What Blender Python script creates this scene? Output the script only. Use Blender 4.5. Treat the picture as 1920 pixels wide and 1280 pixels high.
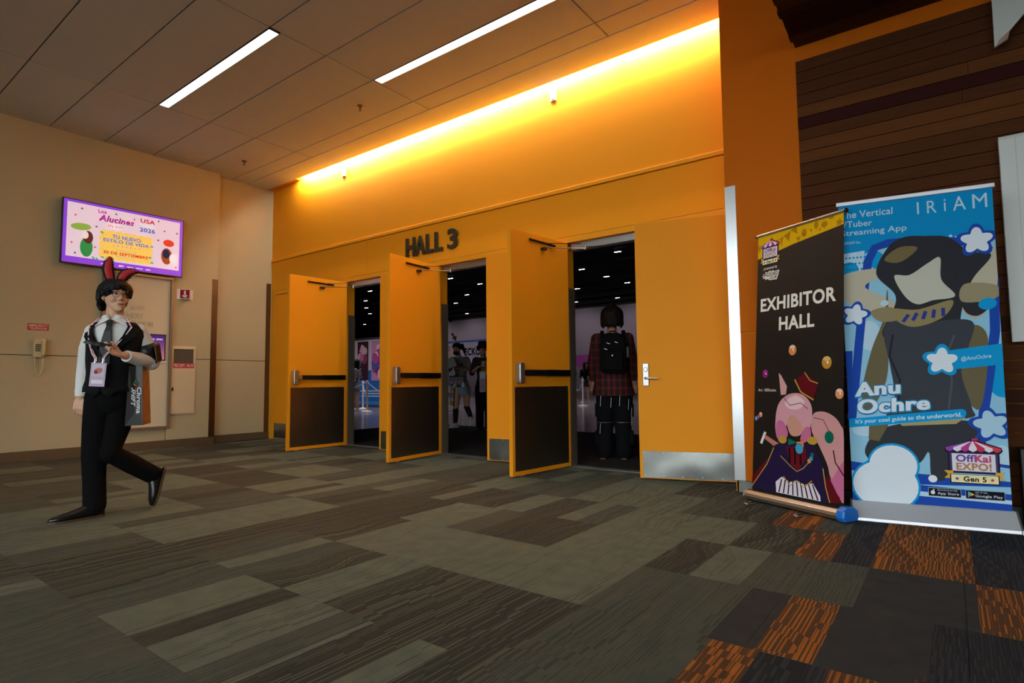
import bpy, bmesh, math, random
from mathutils import Vector, Matrix
rnd = random.Random(7)
scene = bpy.context.scene
COL = scene.collection
PI = math.pi
for o in list(bpy.data.objects):
    bpy.data.objects.remove(o)

# ------------------------------------------------------------------ camera, world, exposure
H = 0.912
YAW, PITCH, ROLL = 0.6479, 0.0695, -0.0093
def make_camera():
    cy, sy, cp, sp = math.cos(YAW), math.sin(YAW), math.cos(PITCH), math.sin(PITCH)
    fwd = Vector((-sy*cp, cy*cp, sp)); right = Vector((cy, sy, 0)); up = right.cross(fwd)
    r2 = right*math.cos(ROLL) + up*math.sin(ROLL); u2 = -right*math.sin(ROLL) + up*math.cos(ROLL)
    cd = bpy.data.cameras.new('camera'); cam = bpy.data.objects.new('camera', cd); COL.objects.link(cam)
    m = Matrix((r2, u2, -fwd)).transposed().to_4x4(); m.translation = (0, 0, H)
    cam.matrix_world = m
    cd.sensor_width = 36; cd.lens = 1085.1/1920*36; cd.clip_start = 0.05; cd.clip_end = 200
    scene.camera = cam
make_camera()
w = bpy.data.worlds.new('daylight'); scene.world = w; w.use_nodes = True
w.node_tree.nodes['Background'].inputs[0].default_value = (0.90, 0.96, 1.0, 1)
w.node_tree.nodes['Background'].inputs[1].default_value = 5.3
scene.view_settings.view_transform = 'Standard'
scene.view_settings.look = 'None'
scene.view_settings.gamma = 1
scene.view_settings.use_curve_mapping = False
scene.view_settings.exposure = 0.0
LAMP_STRENGTH, COVE_STRENGTH, HALL_WATTS = 8.5, 215.0, 105.0

# ------------------------------------------------------------------ materials
def lin(c):
    c = c/255.0
    return c/12.92 if c <= 0.04045 else ((c+0.055)/1.055)**2.4
def rgb(r, g, b): return (lin(r), lin(g), lin(b), 1)
MATS = {}
def mat(name, col, rough=0.6, metal=0.0, emit=0.0, var=0.0, vscale=6.0, bump=0.0, bscale=80.0, spec=0.5, alpha=1.0, trans=0.0):
    """plain principled material with optional noise variation of the colour and a fine bump"""
    if name in MATS: return MATS[name]
    m = bpy.data.materials.new(name); m.use_nodes = True; nt = m.node_tree; n = nt.nodes; b = n['Principled BSDF']
    c = rgb(*col) if max(col) > 1.0 else (*col, 1)
    b.inputs['Base Color'].default_value = c
    b.inputs['Roughness'].default_value = rough; b.inputs['Metallic'].default_value = metal
    b.inputs['Specular IOR Level'].default_value = spec
    if trans: b.inputs['Transmission Weight'].default_value = trans
    if emit:
        b.inputs['Emission Color'].default_value = c; b.inputs['Emission Strength'].default_value = emit
    tc = None
    if var or bump:
        tc = n.new('ShaderNodeNewGeometry')
    if var:
        nz = n.new('ShaderNodeTexNoise'); nz.inputs['Scale'].default_value = vscale; nz.inputs['Detail'].default_value = 5
        nt.links.new(tc.outputs['Position'], nz.inputs['Vector'])
        mx = n.new('ShaderNodeMix'); mx.data_type = 'RGBA'
        mx.inputs['A'].default_value = (*[x*(1-var) for x in c[:3]], 1); mx.inputs['B'].default_value = (*[min(1, x*(1+var)) for x in c[:3]], 1)
        nt.links.new(nz.outputs['Fac'], mx.inputs['Factor']); nt.links.new(mx.outputs['Result'], b.inputs['Base Color'])
    if bump:
        nb = n.new('ShaderNodeTexNoise'); nb.inputs['Scale'].default_value = bscale; nb.inputs['Detail'].default_value = 3
        nt.links.new(tc.outputs['Position'], nb.inputs['Vector'])
        bp = n.new('ShaderNodeBump'); bp.inputs['Strength'].default_value = bump; bp.inputs['Distance'].default_value = 0.01
        nt.links.new(nb.outputs['Fac'], bp.inputs['Height']); nt.links.new(bp.outputs['Normal'], b.inputs['Normal'])
    MATS[name] = m
    return m

def nodes_of(m): return m.node_tree, m.node_tree.nodes, m.node_tree.nodes['Principled BSDF']
def math_node(nt, op, a, b=None):
    k = nt.nodes.new('ShaderNodeMath'); k.operation = op
    for i, v in enumerate((a, b)):
        if v is None: continue
        if isinstance(v, (int, float)): k.inputs[i].default_value = v
        else: nt.links.new(v, k.inputs[i])
    return k.outputs[0]

def carpet_mat(name, base, line, amount, fine=55.0, strength=0.75, rough=0.95, second=None):
    """woven carpet: thin lengthwise threads with jogs, over a mottled ground"""
    m = mat(name, base, rough, spec=0.1); nt, n, b = nodes_of(m)
    g = n.new('ShaderNodeNewGeometry'); sp = n.new('ShaderNodeSeparateXYZ'); nt.links.new(g.outputs['Position'], sp.inputs[0])
    # jogging offset: stepwise in y
    vs = n.new('ShaderNodeCombineXYZ'); nt.links.new(math_node(nt, 'MULTIPLY', sp.outputs['X'], 0.9), vs.inputs[0]); nt.links.new(math_node(nt, 'MULTIPLY', sp.outputs['Y'], 1.5), vs.inputs[1])
    jn = n.new('ShaderNodeTexNoise'); jn.inputs['Scale'].default_value = 1.6; jn.inputs['Detail'].default_value = 0.0; nt.links.new(vs.outputs[0], jn.inputs['Vector'])
    step = math_node(nt, 'MULTIPLY', math_node(nt, 'SNAP', math_node(nt, 'MULTIPLY', jn.outputs['Fac'], 1.0), 0.09), 0.22)
    xx = math_node(nt, 'ADD', sp.outputs['X'], step)
    cv = n.new('ShaderNodeCombineXYZ'); nt.links.new(math_node(nt, 'MULTIPLY', xx, fine), cv.inputs[0]); nt.links.new(math_node(nt, 'MULTIPLY', sp.outputs['Y'], 0.35), cv.inputs[1])
    tn = n.new('ShaderNodeTexNoise'); tn.inputs['Scale'].default_value = 1.0; tn.inputs['Detail'].default_value = 0.6; nt.links.new(cv.outputs[0], tn.inputs['Vector'])
    rp = n.new('ShaderNodeValToRGB'); rp.color_ramp.elements[0].position = 1-amount-0.05; rp.color_ramp.elements[1].position = 1-amount+0.02
    nt.links.new(tn.outputs['Fac'], rp.inputs['Fac'])
    # mottled ground
    mn = n.new('ShaderNodeTexNoise'); mn.inputs['Scale'].default_value = 9.0; mn.inputs['Detail'].default_value = 8; nt.links.new(g.outputs['Position'], mn.inputs['Vector'])
    mg = n.new('ShaderNodeMix'); mg.data_type = 'RGBA'; c = rgb(*base); d = rgb(*(second or base))
    mg.inputs['A'].default_value = (*[x*0.72 for x in c[:3]], 1); mg.inputs['B'].default_value = (*[x*1.25 for x in d[:3]], 1)
    nt.links.new(mn.outputs['Fac'], mg.inputs['Factor'])
    mx = n.new('ShaderNodeMix'); mx.data_type = 'RGBA'; nt.links.new(math_node(nt, 'MULTIPLY', rp.outputs['Color'], strength), mx.inputs['Factor'])
    nt.links.new(mg.outputs['Result'], mx.inputs['A']); mx.inputs['B'].default_value = rgb(*line)
    # fibre speckle
    fn = n.new('ShaderNodeTexNoise'); fn.inputs['Scale'].default_value = 330.0; nt.links.new(g.outputs['Position'], fn.inputs['Vector'])
    hs = n.new('ShaderNodeHueSaturation'); nt.links.new(mx.outputs['Result'], hs.inputs['Color'])
    nt.links.new(math_node(nt, 'ADD', math_node(nt, 'MULTIPLY', fn.outputs['Fac'], 0.9), 0.55), hs.inputs['Value'])
    nt.links.new(hs.outputs['Color'], b.inputs['Base Color'])
    bp = n.new('ShaderNodeBump'); bp.inputs['Strength'].default_value = 0.5; bp.inputs['Distance'].default_value = 0.004
    nt.links.new(fn.outputs['Fac'], bp.inputs['Height']); nt.links.new(bp.outputs['Normal'], b.inputs['Normal'])
    return m

def wood_mat(name, a, bcol, rough=0.75):
    m = mat(name, a, rough, spec=0.08); nt, n, b = nodes_of(m)
    g = n.new('ShaderNodeNewGeometry'); mp = n.new('ShaderNodeMapping'); mp.inputs['Scale'].default_value = (1.2, 18, 22)
    nt.links.new(g.outputs['Position'], mp.inputs['Vector'])
    nz = n.new('ShaderNodeTexNoise'); nz.inputs['Scale'].default_value = 2.0; nz.inputs['Detail'].default_value = 6; nz.inputs['Distortion'].default_value = 0.6
    nt.links.new(mp.outputs[0], nz.inputs['Vector'])
    mx = n.new('ShaderNodeMix'); mx.data_type = 'RGBA'; mx.inputs['A'].default_value = rgb(*a); mx.inputs['B'].default_value = rgb(*bcol)
    nt.links.new(nz.outputs['Fac'], mx.inputs['Factor']); nt.links.new(mx.outputs['Result'], b.inputs['Base Color'])
    return m

def brushed(name, col, rough=0.3, dent=0.0, streak=(2.5, 2.5, 2.5)):
    """sheet metal with fine brushing and optional shallow dents"""
    m = mat(name, col, rough, metal=1.0); nt, n, b = nodes_of(m)
    g = n.new('ShaderNodeNewGeometry')
    if dent:
        dn = n.new('ShaderNodeTexNoise'); dn.inputs['Scale'].default_value = 2.2; dn.inputs['Detail'].default_value = 1; nt.links.new(g.outputs['Position'], dn.inputs['Vector'])
        bp = n.new('ShaderNodeBump'); bp.inputs['Strength'].default_value = dent; bp.inputs['Distance'].default_value = 0.05
        nt.links.new(dn.outputs['Fac'], bp.inputs['Height']); nt.links.new(bp.outputs['Normal'], b.inputs['Normal'])
    return m

# ------------------------------------------------------------------ mesh building
class MB:
    def __init__(self): self.v = []; self.f = []; self.m = []
    def add(self, vs, fs, mi=0, M=None):
        k = len(self.v)
        self.v += [tuple(M @ Vector(p)) for p in vs] if M is not None else [tuple(p) for p in vs]
        self.f += [tuple(i+k for i in f) for f in fs]; self.m += [mi]*len(fs)
        return self
    def box(self, x0, x1, y0, y1, z0, z1, mi=0, M=None):
        vs = [(x, y, z) for z in (z0, z1) for y in (y0, y1) for x in (x0, x1)]
        return self.add(vs, [(0,2,3,1), (4,5,7,6), (0,1,5,4), (2,6,7,3), (0,4,6,2), (1,3,7,5)], mi, M)
    def prism(self, poly, a, b, axis='y', mi=0, M=None):
        """poly in the two remaining axes, pushed from a to b along axis"""
        def P(p, t): return {'y': (p[0], t, p[1]), 'x': (t, p[0], p[1]), 'z': (p[0], p[1], t)}[axis]
        n = len(poly); vs = [P(p, a) for p in poly]+[P(p, b) for p in poly]
        fs = [tuple(range(n)), tuple(range(2*n-1, n-1, -1))]+[(i, i+n, (i+1) % n+n, (i+1) % n) for i in range(n)]
        return self.add(vs, fs, mi, M)
    def rings(self, rs, mi=0, cap=True, closed=True, M=None):
        n = len(rs[0]); vs = [p for r in rs for p in r]; fs = []
        for j in range(len(rs)-1):
            for i in range(n if closed else n-1):
                a, b2 = j*n+i, j*n+(i+1) % n
                fs.append((a, b2, b2+n, a+n))
        if cap:
            fs.append(tuple(range(n-1, -1, -1))); fs.append(tuple(range((len(rs)-1)*n, len(rs)*n)))
        return self.add(vs, fs, mi, M)
    def tube(self, pts, r, n=10, mi=0, flat=1.0, up=None, M=None, cap=True):
        """round (or flattened) tube along a polyline; r scalar or list"""
        pts = [Vector(p) for p in pts]; rr = r if isinstance(r, (list, tuple)) else [r]*len(pts); rs = []
        d0 = (pts[1]-pts[0]).normalized()
        a = Vector(up) if up else (Vector((0, 0, 1)) if abs(d0.z) < 0.9 else Vector((1, 0, 0)))
        a = (a-d0*a.dot(d0)).normalized()
        for i, p in enumerate(pts):
            d = (pts[min(i+1, len(pts)-1)]-pts[max(i-1, 0)]).normalized()
            a = (a-d*a.dot(d)).normalized(); b = d.cross(a)
            rs.append([p+(a*math.cos(t)*flat+b*math.sin(t))*rr[i] for t in [2*PI*k/n for k in range(n)]])
        return self.rings(rs, mi, cap, True, M)
    def ell(self, c, r, n=14, k=9, mi=0, M=None):
        r = (r, r, r) if isinstance(r, (int, float)) else r; rs = []
        for j in range(k+1):
            t = -PI/2+PI*j/k; q = max(math.cos(t), 0.02)
            rs.append([(c[0]+r[0]*q*math.cos(2*PI*i/n), c[1]+r[1]*q*math.sin(2*PI*i/n), c[2]+r[2]*math.sin(t)) for i in range(n)])
        return self.rings(rs, mi, True, True, M)
    def chain(self, pts, rr, n=12, mi=0):
        """limb: tube with round joints"""
        self.tube(pts, rr, n, mi)
        for p, r in zip(pts, rr): self.ell(p, r, 12, 7, mi)
        return self
    def lathe(self, prof, n=20, mi=0, M=None, c=(0, 0)):
        return self.rings([[(c[0]+r*math.cos(2*PI*i/n), c[1]+r*math.sin(2*PI*i/n), z) for i in range(n)] for r, z in prof], mi, True, True, M)
    def mesh(self, name, mats, smooth=False):
        me = bpy.data.meshes.new(name); me.from_pydata(self.v, [], self.f)
        for m in (mats if isinstance(mats, (list, tuple)) else [mats]): me.materials.append(m)
        for p, i in zip(me.polygons, self.m): p.material_index = i
        if smooth: me.polygons.foreach_set('use_smooth', [True]*len(me.polygons))
        me.update()
        return me
    def build(self, name, mats, parent=None, bevel=0.0, smooth=False, seg=2, angle=False):
        me = self.mesh(name, mats, smooth)
        bm = bmesh.new(); bm.from_mesh(me); bmesh.ops.recalc_face_normals(bm, faces=bm.faces); bm.to_mesh(me); bm.free()
        o = bpy.data.objects.new(name, me); COL.objects.link(o); o.parent = parent
        if angle: smooth_by_angle(o)
        if bevel:
            md = o.modifiers.new('bevel', 'BEVEL'); md.width = bevel; md.segments = seg; md.limit_method = 'ANGLE'; md.angle_limit = math.radians(40)
        return o
def smooth_by_angle(o):
    me = o.data; me.polygons.foreach_set('use_smooth', [True]*len(me.polygons))
    bm = bmesh.new(); bm.from_mesh(me)
    for e in bm.edges:
        if len(e.link_faces) == 2 and e.calc_face_angle(0) > math.radians(38): e.smooth = False
    bm.to_mesh(me); bm.free()
def place(me, name, parent=None, M=None):
    o = bpy.data.objects.new(name, me); COL.objects.link(o); o.parent = parent
    if M is not None: o.matrix_local = M
    return o
def tag(o, label=None, cat=None, group=None, kind=None):
    for k, v in (('label', label), ('category', cat), ('group', group), ('kind', kind)):
        if v: o[k] = v
    return o
def empty(name, loc=(0, 0, 0), rz=0.0, label=None, cat=None, group=None, kind=None):
    o = bpy.data.objects.new(name, None); COL.objects.link(o); o.location = loc; o.rotation_euler = (0, 0, rz); o.empty_display_size = 0.1
    return tag(o, label, cat, group, kind)
def copy_tree(o, parent=None):
    c = o.copy(); COL.objects.link(c); c.parent = parent
    for ch in [x for x in bpy.data.objects if x.parent == o]: copy_tree(ch, c)
    return c
def fuse(mb, name, mats, parent=None, voxel=0.008, iters=4, sub=False):
    """one continuous surface out of overlapping shells"""
    me = mb.mesh('tmp', mats); o = bpy.data.objects.new('tmp', me); COL.objects.link(o)
    r = o.modifiers.new('r', 'REMESH'); r.mode = 'VOXEL'; r.voxel_size = voxel; r.use_smooth_shade = True
    s = o.modifiers.new('s', 'SMOOTH'); s.factor = 0.5; s.iterations = iters
    dg = bpy.context.evaluated_depsgraph_get(); dg.update()
    out = bpy.data.meshes.new_from_object(o.evaluated_get(dg)); out.name = name
    bpy.data.objects.remove(o)
    if not out.materials:
        for m in (mats if isinstance(mats, (list, tuple)) else [mats]): out.materials.append(m)
    out.polygons.foreach_set('use_smooth', [True]*len(out.polygons))
    ob = bpy.data.objects.new(name, out); COL.objects.link(ob); ob.parent = parent
    return ob
TEXT_CACHE = {}
def text_geo(s, bold=0.0, slant=0.0, extrude=0.0):
    key = (s, bold, slant, extrude)
    if key in TEXT_CACHE: return TEXT_CACHE[key]
    bold = min(bold, 0.03)
    cu = bpy.data.curves.new('t', 'FONT'); cu.body = s; cu.offset = bold; cu.shear = slant; cu.resolution_u = 4; cu.space_character = 1+2.4*bold
    if extrude: cu.extrude = extrude
    o = bpy.data.objects.new('t', cu); COL.objects.link(o)
    dg = bpy.context.evaluated_depsgraph_get(); dg.update()
    me = bpy.data.meshes.new_from_object(o.evaluated_get(dg))
    vs = [tuple(v.co) for v in me.vertices]; fs = [tuple(p.vertices) for p in me.polygons]
    bpy.data.objects.remove(o); bpy.data.curves.remove(cu); bpy.data.meshes.remove(me)
    x0 = min(v[0] for v in vs); x1 = max(v[0] for v in vs); y0 = min(v[1] for v in vs); y1 = max(v[1] for v in vs)
    vs = [((v[0]-x0)/(x1-x0), (v[1]-y0)/(y1-y0), v[2]) for v in vs]
    TEXT_CACHE[key] = (vs, fs)
    return vs, fs

def spline(pts, n=6):
    """closed smooth curve through the points"""
    out = []; m = len(pts)
    for i in range(m):
        a, b, c, d = [pts[(i+k-1) % m] for k in range(4)]
        for j in range(n):
            t = j/n
            out.append(tuple(0.5*(2*b[q]+(c[q]-a[q])*t+(2*a[q]-5*b[q]+4*c[q]-d[q])*t*t+(3*b[q]-a[q]-3*c[q]+d[q])*t**3) for q in (0, 1)))
    return out
def clip_half(pts, ax, lim, sg):
    out = []
    for i, p in enumerate(pts):
        q = pts[i-1]; pi, qi = (p[ax]-lim)*sg >= 0, (q[ax]-lim)*sg >= 0
        if pi != qi:
            t = (lim-q[ax])/(p[ax]-q[ax]); out.append((q[0]+(p[0]-q[0])*t, q[1]+(p[1]-q[1])*t))
        if pi: out.append(p)
    return out
class Sheet:
    """flat print on a four-cornered sheet: TL, TR, BR, BL in local metres, ink layers a fraction of a millimetre thick"""
    def __init__(self, parent, tl, tr, br, bl, step=0.0005, emit=0.0, tagname=''):
        self.c = [Vector(p) for p in (tl, tr, br, bl)]; self.parent = parent; self.step = step; self.emit = emit; self.tagname = tagname; self.clip = True
        self.n = (self.c[1]-self.c[0]).cross(self.c[3]-self.c[0]).normalized()*-1
        self.asp = (self.c[0]-self.c[3]).length/(self.c[1]-self.c[0]).length
    def P(self, u, v, k):
        tl, tr, br, bl = self.c
        return bl*(1-u)*(1-v)+br*u*(1-v)+tl*(1-u)*v+tr*u*v+self.n*k*self.step
    def ink(self, col):
        e = self.emit
        return mat('ink%s_%d_%d_%d' % (self.tagname, *col), col, 0.75 if not e else 0.4, emit=e, spec=0.06)
    def poly(self, pts, col, k, name='printed_shape', smooth=False):
        if smooth: pts = spline(pts)
        if self.clip:
            for ax, lim, sg in ((0, 0.0, 1), (0, 1.0, -1), (1, -0.03, 1), (1, 1.0, -1)): pts = clip_half(pts, ax, lim, sg)
        return MB().add([self.P(u, v, k) for u, v in pts], [tuple(range(len(pts)))]).build(name, self.ink(col), self.parent)
    def oval(self, u, v, ru, rv, col, k, name='printed_disc', rot=0.0, n=28):
        a = self.asp; pts = []
        for i in range(n):
            t = 2*PI*i/n; x = ru*math.cos(t); y = rv*a*math.sin(t)
            pts.append((u+x*math.cos(rot)-y*math.sin(rot), v+(x*math.sin(rot)+y*math.cos(rot))/a))
        return self.poly(pts, col, k, name)
    def disc(self, u, v, ru, col, k, name='printed_disc'): return self.oval(u, v, ru, ru/self.asp, col, k, name)
    def star(self, u, v, r, col, k, rot=0.0, fat=0.62, name='printed_star'):
        pts = []
        for i in range(60):
            t = 2*PI*i/60; q = r*(fat+(1-fat)*(0.5+0.5*math.cos(5*t))**0.75)
            pts.append((u+q*math.sin(t+rot), v+q*math.cos(t+rot)/self.asp))
        return self.poly(pts, col, k, name)
    def line(self, pts, wd, col, k, name='printed_line'):
        a = self.asp; P2 = [Vector((p[0], p[1]*a)) for p in pts]; L = []; R2 = []
        for i, p in enumerate(P2):
            d = (P2[min(i+1, len(P2)-1)]-P2[max(i-1, 0)]).normalized(); nn = Vector((-d.y, d.x))*wd/2
            L.append(p+nn); R2.append(p-nn)
        vs = [self.P(p.x, p.y/a, k) for p in L+R2]; n = len(L)
        return MB().add(vs, [(i, i+1, i+1+n, i+n) for i in range(n-1)]).build(name, self.ink(col), self.parent)
    def text(self, s, tl, tr, br, bl, col, k, bold=0.0, slant=0.0, name='lettering'):
        vs, fs = text_geo(s, bold, slant); out = []
        for x, y, _ in vs:
            u = bl[0]*(1-x)*(1-y)+br[0]*x*(1-y)+tl[0]*(1-x)*y+tr[0]*x*y; v = bl[1]*(1-x)*(1-y)+br[1]*x*(1-y)+tl[1]*(1-x)*y+tr[1]*x*y
            out.append(self.P(u, v, k))
        return MB().add(out, fs).build(name, self.ink(col), self.parent)
    def rtext(self, s, u0, v0, u1, v1, col, k, bold=0.0, slant=0.0, name='lettering'):
        return self.text(s, (u0, v1), (u1, v1), (u1, v0), (u0, v0), col, k, bold, slant, name)
    def outlined(self, s, q, col, edge, k, grow=0.006, bold=0.02, slant=0.0):
        self.text(s, *q, edge, k, bold+0.035, slant)
        return self.text(s, *q, col, k+1, bold, slant)
# ------------------------------------------------------------------ shared finishes
M_ORANGE = mat('orange_paint', (244, 160, 26), 0.6, spec=0.12, var=0.05, vscale=0.8, bump=0.06, bscale=180)
M_DOOR = mat('orange_door_paint', (244, 157, 26), 0.5, spec=0.12, var=0.05, vscale=1.5, bump=0.04, bscale=120)
M_FRAME = mat('orange_frame_paint', (238, 160, 30), 0.5, spec=0.15, var=0.04, vscale=3)
M_CREAM = mat('cream_wallcovering', (180, 166, 130), 0.7, var=0.04, vscale=2.0, bump=0.15, bscale=260)
M_BASE = mat('brown_rubber_base', (84, 68, 46), 0.6)
M_CEIL = mat('ceiling_panel_white', (212, 210, 206), 0.9, var=0.03, vscale=8, bump=0.1, bscale=220)
M_GAP = mat('dark_joint', (40, 36, 30), 0.9)
M_STEEL = brushed('stainless_steel', (196, 200, 200), 0.28, 0.0)
M_KICK = brushed('kick_plate_steel', (122, 110, 92), 0.38, 0.6); M_KICK.node_tree.nodes['Principled BSDF'].inputs['Metallic'].default_value = 0.95
M_KICK2 = brushed('kick_plate_bright_steel', (150, 153, 148), 0.27, 0.45)
M_CHROME = mat('chrome', (200, 200, 196), 0.18, metal=1.0)
M_DARKMETAL = mat('dark_bronze_metal', (58, 52, 46), 0.35, metal=0.9)
M_BLACK = mat('black_plastic', (18, 17, 17), 0.4)
M_SATIN = mat('satin_aluminium', (176, 176, 172), 0.32, metal=0.9)
M_BRONZE = brushed('bronze_guard', (120, 104, 84), 0.34, 0.0)
M_WHITE = mat('white_plastic', (226, 222, 214), 0.45)

X_L, Y_W, Z_C, Y_C, X_C, X_CR = -9.089, 5.355, 4.240, 4.944, -1.457, -0.873
# ------------------------------------------------------------------ floor
CA = carpet_mat('carpet_light', (92, 102, 93), (57, 63, 59), 0.34, 120, second=(98, 106, 95), strength=0.7)
CB = carpet_mat('carpet_dark', (60, 63, 59), (100, 104, 90), 0.42, 135, second=(54, 56, 53), strength=0.6)
CC = carpet_mat('carpet_mid', (82, 90, 83), (53, 59, 57), 0.42, 140, second=(76, 80, 73), strength=0.65)
CO = carpet_mat('carpet_orange', (172, 110, 48), (58, 52, 46), 0.53, 130, second=(160, 98, 40), strength=0.85)
CN = carpet_mat('carpet_navy', (44, 46, 52), (66, 70, 74), 0.42, 130, second=(40, 42, 50), strength=0.6)
CT = carpet_mat('carpet_navy_orange_thread', (52, 55, 60), (186, 110, 44), 0.30, 17, second=(58, 60, 62))
CMATS = [CA, CB, CC, CO, CN, CT]
fl = MB().box(-9.4, 7, -9, 5.40, -0.2, -0.006).build('floor', CC); tag(fl, 'grey patterned carpet tile floor of the lobby', kind='structure')
T = 0.61
X0, Y0 = -9.150, 0.275
fixed = {}   # bands measured in the photograph: row -> list of (x0, x1, finish)
rows_y = [Y0+T*i for i in range(9)]
def row_of(y): return int(math.floor((y-Y0)/T+1e-6))
SPEC = [ # x0, x1, y-row index, material index
 (-0.70, -0.53, 5, 3), (-0.70, -0.53, 6, 2), (-0.53, -0.36, 5, 4), (-0.36, -0.11, 5, 3), (-0.11, 0.04, 5, 3), (0.04, 0.70, 5, 4), (0.70, 1.3, 5, 3),
 (-1.03, -0.70, 5, 1), (-1.24, -1.03, 5, 0), (-1.50, -1.24, 5, 0), (-1.24, -0.95, 6, 1), (-0.95, -0.70, 6, 3), (-0.70, -0.36, 6, 4), (-0.36, 0.04, 6, 3), (0.04, 1.3, 6, 4),
 (-1.26, -1.03, 4, 1), (-1.03, -0.80, 4, 0), (-0.80, -0.56, 4, 2), (-0.56, -0.36, 4, 2), (-0.36, -0.12, 4, 5), (-0.12, 0.04, 4, 5), (0.04, 0.45, 4, 3), (0.45, 1.3, 4, 4),
 (-1.26, -1.0, 3, 2), (-1.0, -0.74, 3, 2), (-0.74, -0.58, 3, 5), (-0.58, -0.40, 3, 3), (-0.40, -0.10, 3, 5), (-0.10, 0.05, 3, 4), (0.05, 1.3, 3, 4),
 (-1.24, -0.72, 2, 2), (-0.72, -0.56, 2, 3), (-0.56, -0.35, 2, 4), (-0.35, -0.12, 2, 3), (-0.12, 0.3, 2, 4), (0.3, 1.3, 2, 5),
 (-1.83, -1.26, 4, 0), (-2.37, -1.83, 4, 1), (-2.60, -2.37, 4, 2), (-3.03, -2.60, 4, 0), (-3.40, -3.03, 4, 1),
 (-1.80, -1.43, 3, 0), (-1.43, -1.26, 3, 0), (-2.14, -1.80, 3, 0), (-2.9, -2.14, 3, 0), (-3.5, -2.9, 3, 1),
 (-1.80, -1.24, 2, 1), (-2.14, -1.80, 2, 1), (-2.4, -2.14, 2, 0), (-1.56, -1.42, 1, 0), (-1.24, -0.6, 1, 2), (-1.42, -1.24, 1, 1), (-1.8, -1.56, 1, 1),
 (-2.16, -2.01, 5, 0), (-2.45, -2.16, 5, 1), (-2.01, -1.83, 5, 2), (-1.83, -1.50, 5, 0), (-2.7, -2.45, 5, 0), (-3.2, -2.7, 5, 1), (-2.19, -1.54, 6, 0), (-1.54, -1.24, 6, 2)]
def bands(row, xa, xb):
    """lengthwise bands of one tile"""
    r = random.Random(row*131+int(xa*100)); cuts = []
    for s in SPEC:
        if s[2] == row and s[1] > xa+0.01 and s[0] < xb-0.01: cuts.append((max(s[0], xa), min(s[1], xb), s[3]))
    cuts.sort(); out = []; x = xa
    def fill(a, b):
        while a < b-1e-4:
            wd = r.choice([0.15, 0.2, 0.3, 0.41, 0.61]); e = min(b, a+wd)
            if b-e < 0.08: e = b
            out.append((a, e, r.choice([0, 0, 0, 2, 2, 1, 1] if xa < -0.9 else [4, 4, 5, 3, 2]))); a = e
    for a, b, k in cuts:
        if a > x+1e-4: fill(x, a)
        out.append((max(a, x), b, k)); x = max(x, b)
    if x < xb-1e-4: fill(x, xb)
    return out
for i in range(9):
    for j in range(17):
        xa, ya = X0+T*j, Y0+T*i; xb, yb = xa+T, min(ya+T, 5.35)
        if xa > 1.3: continue
        mb = MB(); g = 0.0008
        for a, b, k in bands(i, xa, xb):
            a2 = a+g if a == xa else a; b2 = b-g if abs(b-xb) < 1e-6 else b
            mb.add([(a2, ya+g, 0), (b2, ya+g, 0), (b2, yb-g, 0), (a2, yb-g, 0)], [(0, 1, 2, 3)], k)
        mb.add([(xa+g, ya+g, 0), (xb-g, ya+g, 0), (xb-g, yb-g, 0), (xa+g, yb-g, 0), (xa+g, ya+g, -0.006), (xb-g, ya+g, -0.006), (xb-g, yb-g, -0.006), (xa+g, yb-g, -0.006)],
               [(0, 4, 5, 1), (1, 5, 6, 2), (2, 6, 7, 3), (3, 7, 4, 0)], 2)
        mb.build('carpet_tile', CMATS, fl)

# ------------------------------------------------------------------ left wall
def panel_wall(name, x, cells, m, parent, th=0.02, bev=0.003):
    for (y0, y1, z0, z1) in cells:
        MB().box(x-th, x, y0, y1, z0, z1).build(name, m, parent, bevel=bev)
wl = MB().box(X_L-0.5, X_L-0.02, -6, 4.36, 0, 4.6).box(X_L-0.5, X_L-0.14, 4.36, 5.6, 0, 4.6).build('wall_left', M_GAP)
tag(wl, 'cream panelled side wall with horizontal joint', kind='structure')
g = 0.004
ys = [-6, -3.6, -1.2, 1.22, 3.69, 4.385]
panel_wall('wall_panel', X_L, [(ys[i]+g*(i > 0), ys[i+1]-(g if i < 2 else 0), 1.302, 4.5) for i in range(3)]+[(ys[3]+g, ys[5], 1.302, 4.5)]+[(ys[i]+g*(i > 0), ys[i+1]-(g if i < 4 else 0), 0.118, 1.294) for i in range(5)], M_CREAM, wl)
panel_wall('wall_panel', X_L-0.12, [(4.36, 5.36, 1.302, 4.5), (4.36, 5.36, 0.118, 1.294)], M_CREAM, wl)
MB().box(X_L-0.13, X_L-0.005, 4.36, 4.384, 0.118, 4.5).build('wall_return', M_CREAM, wl)
bl = MB().box(X_L-0.1, X_L-0.002, -6, 4.384, 0, 0.116).box(X_L-0.2, X_L-0.118, 4.384, 5.35, 0, 0.116).build('baseboard_left', M_BASE, bevel=0.004)
tag(bl, 'brown base along the cream wall', kind='structure')
def guard(name, label, boxes, m, loc):
    r = empty(name, loc, 0, label, 'corner guard', 'steel corner guards')
    for k, b in enumerate(boxes): MB().box(*[c-loc[i//2] for i, c in enumerate(b)]).build('guard_face', m, r, bevel=0.002)
    return r
guard('corner_guard', 'bronze corner guard on the cream wall beside the fire valve cabinet',
      [(X_L, X_L+0.003, 4.297, 4.388, 0.118, 2.55)], M_BRONZE, (X_L, 4.385, 0.118))
guard('corner_guard', 'narrow grey corner guard where cream wall meets orange wall',
      [(X_L-0.12, X_L-0.1165, 5.26, 5.345, 0.118, 2.62)], M_BRONZE, (X_L-0.12, 5.34, 0.118))

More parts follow.
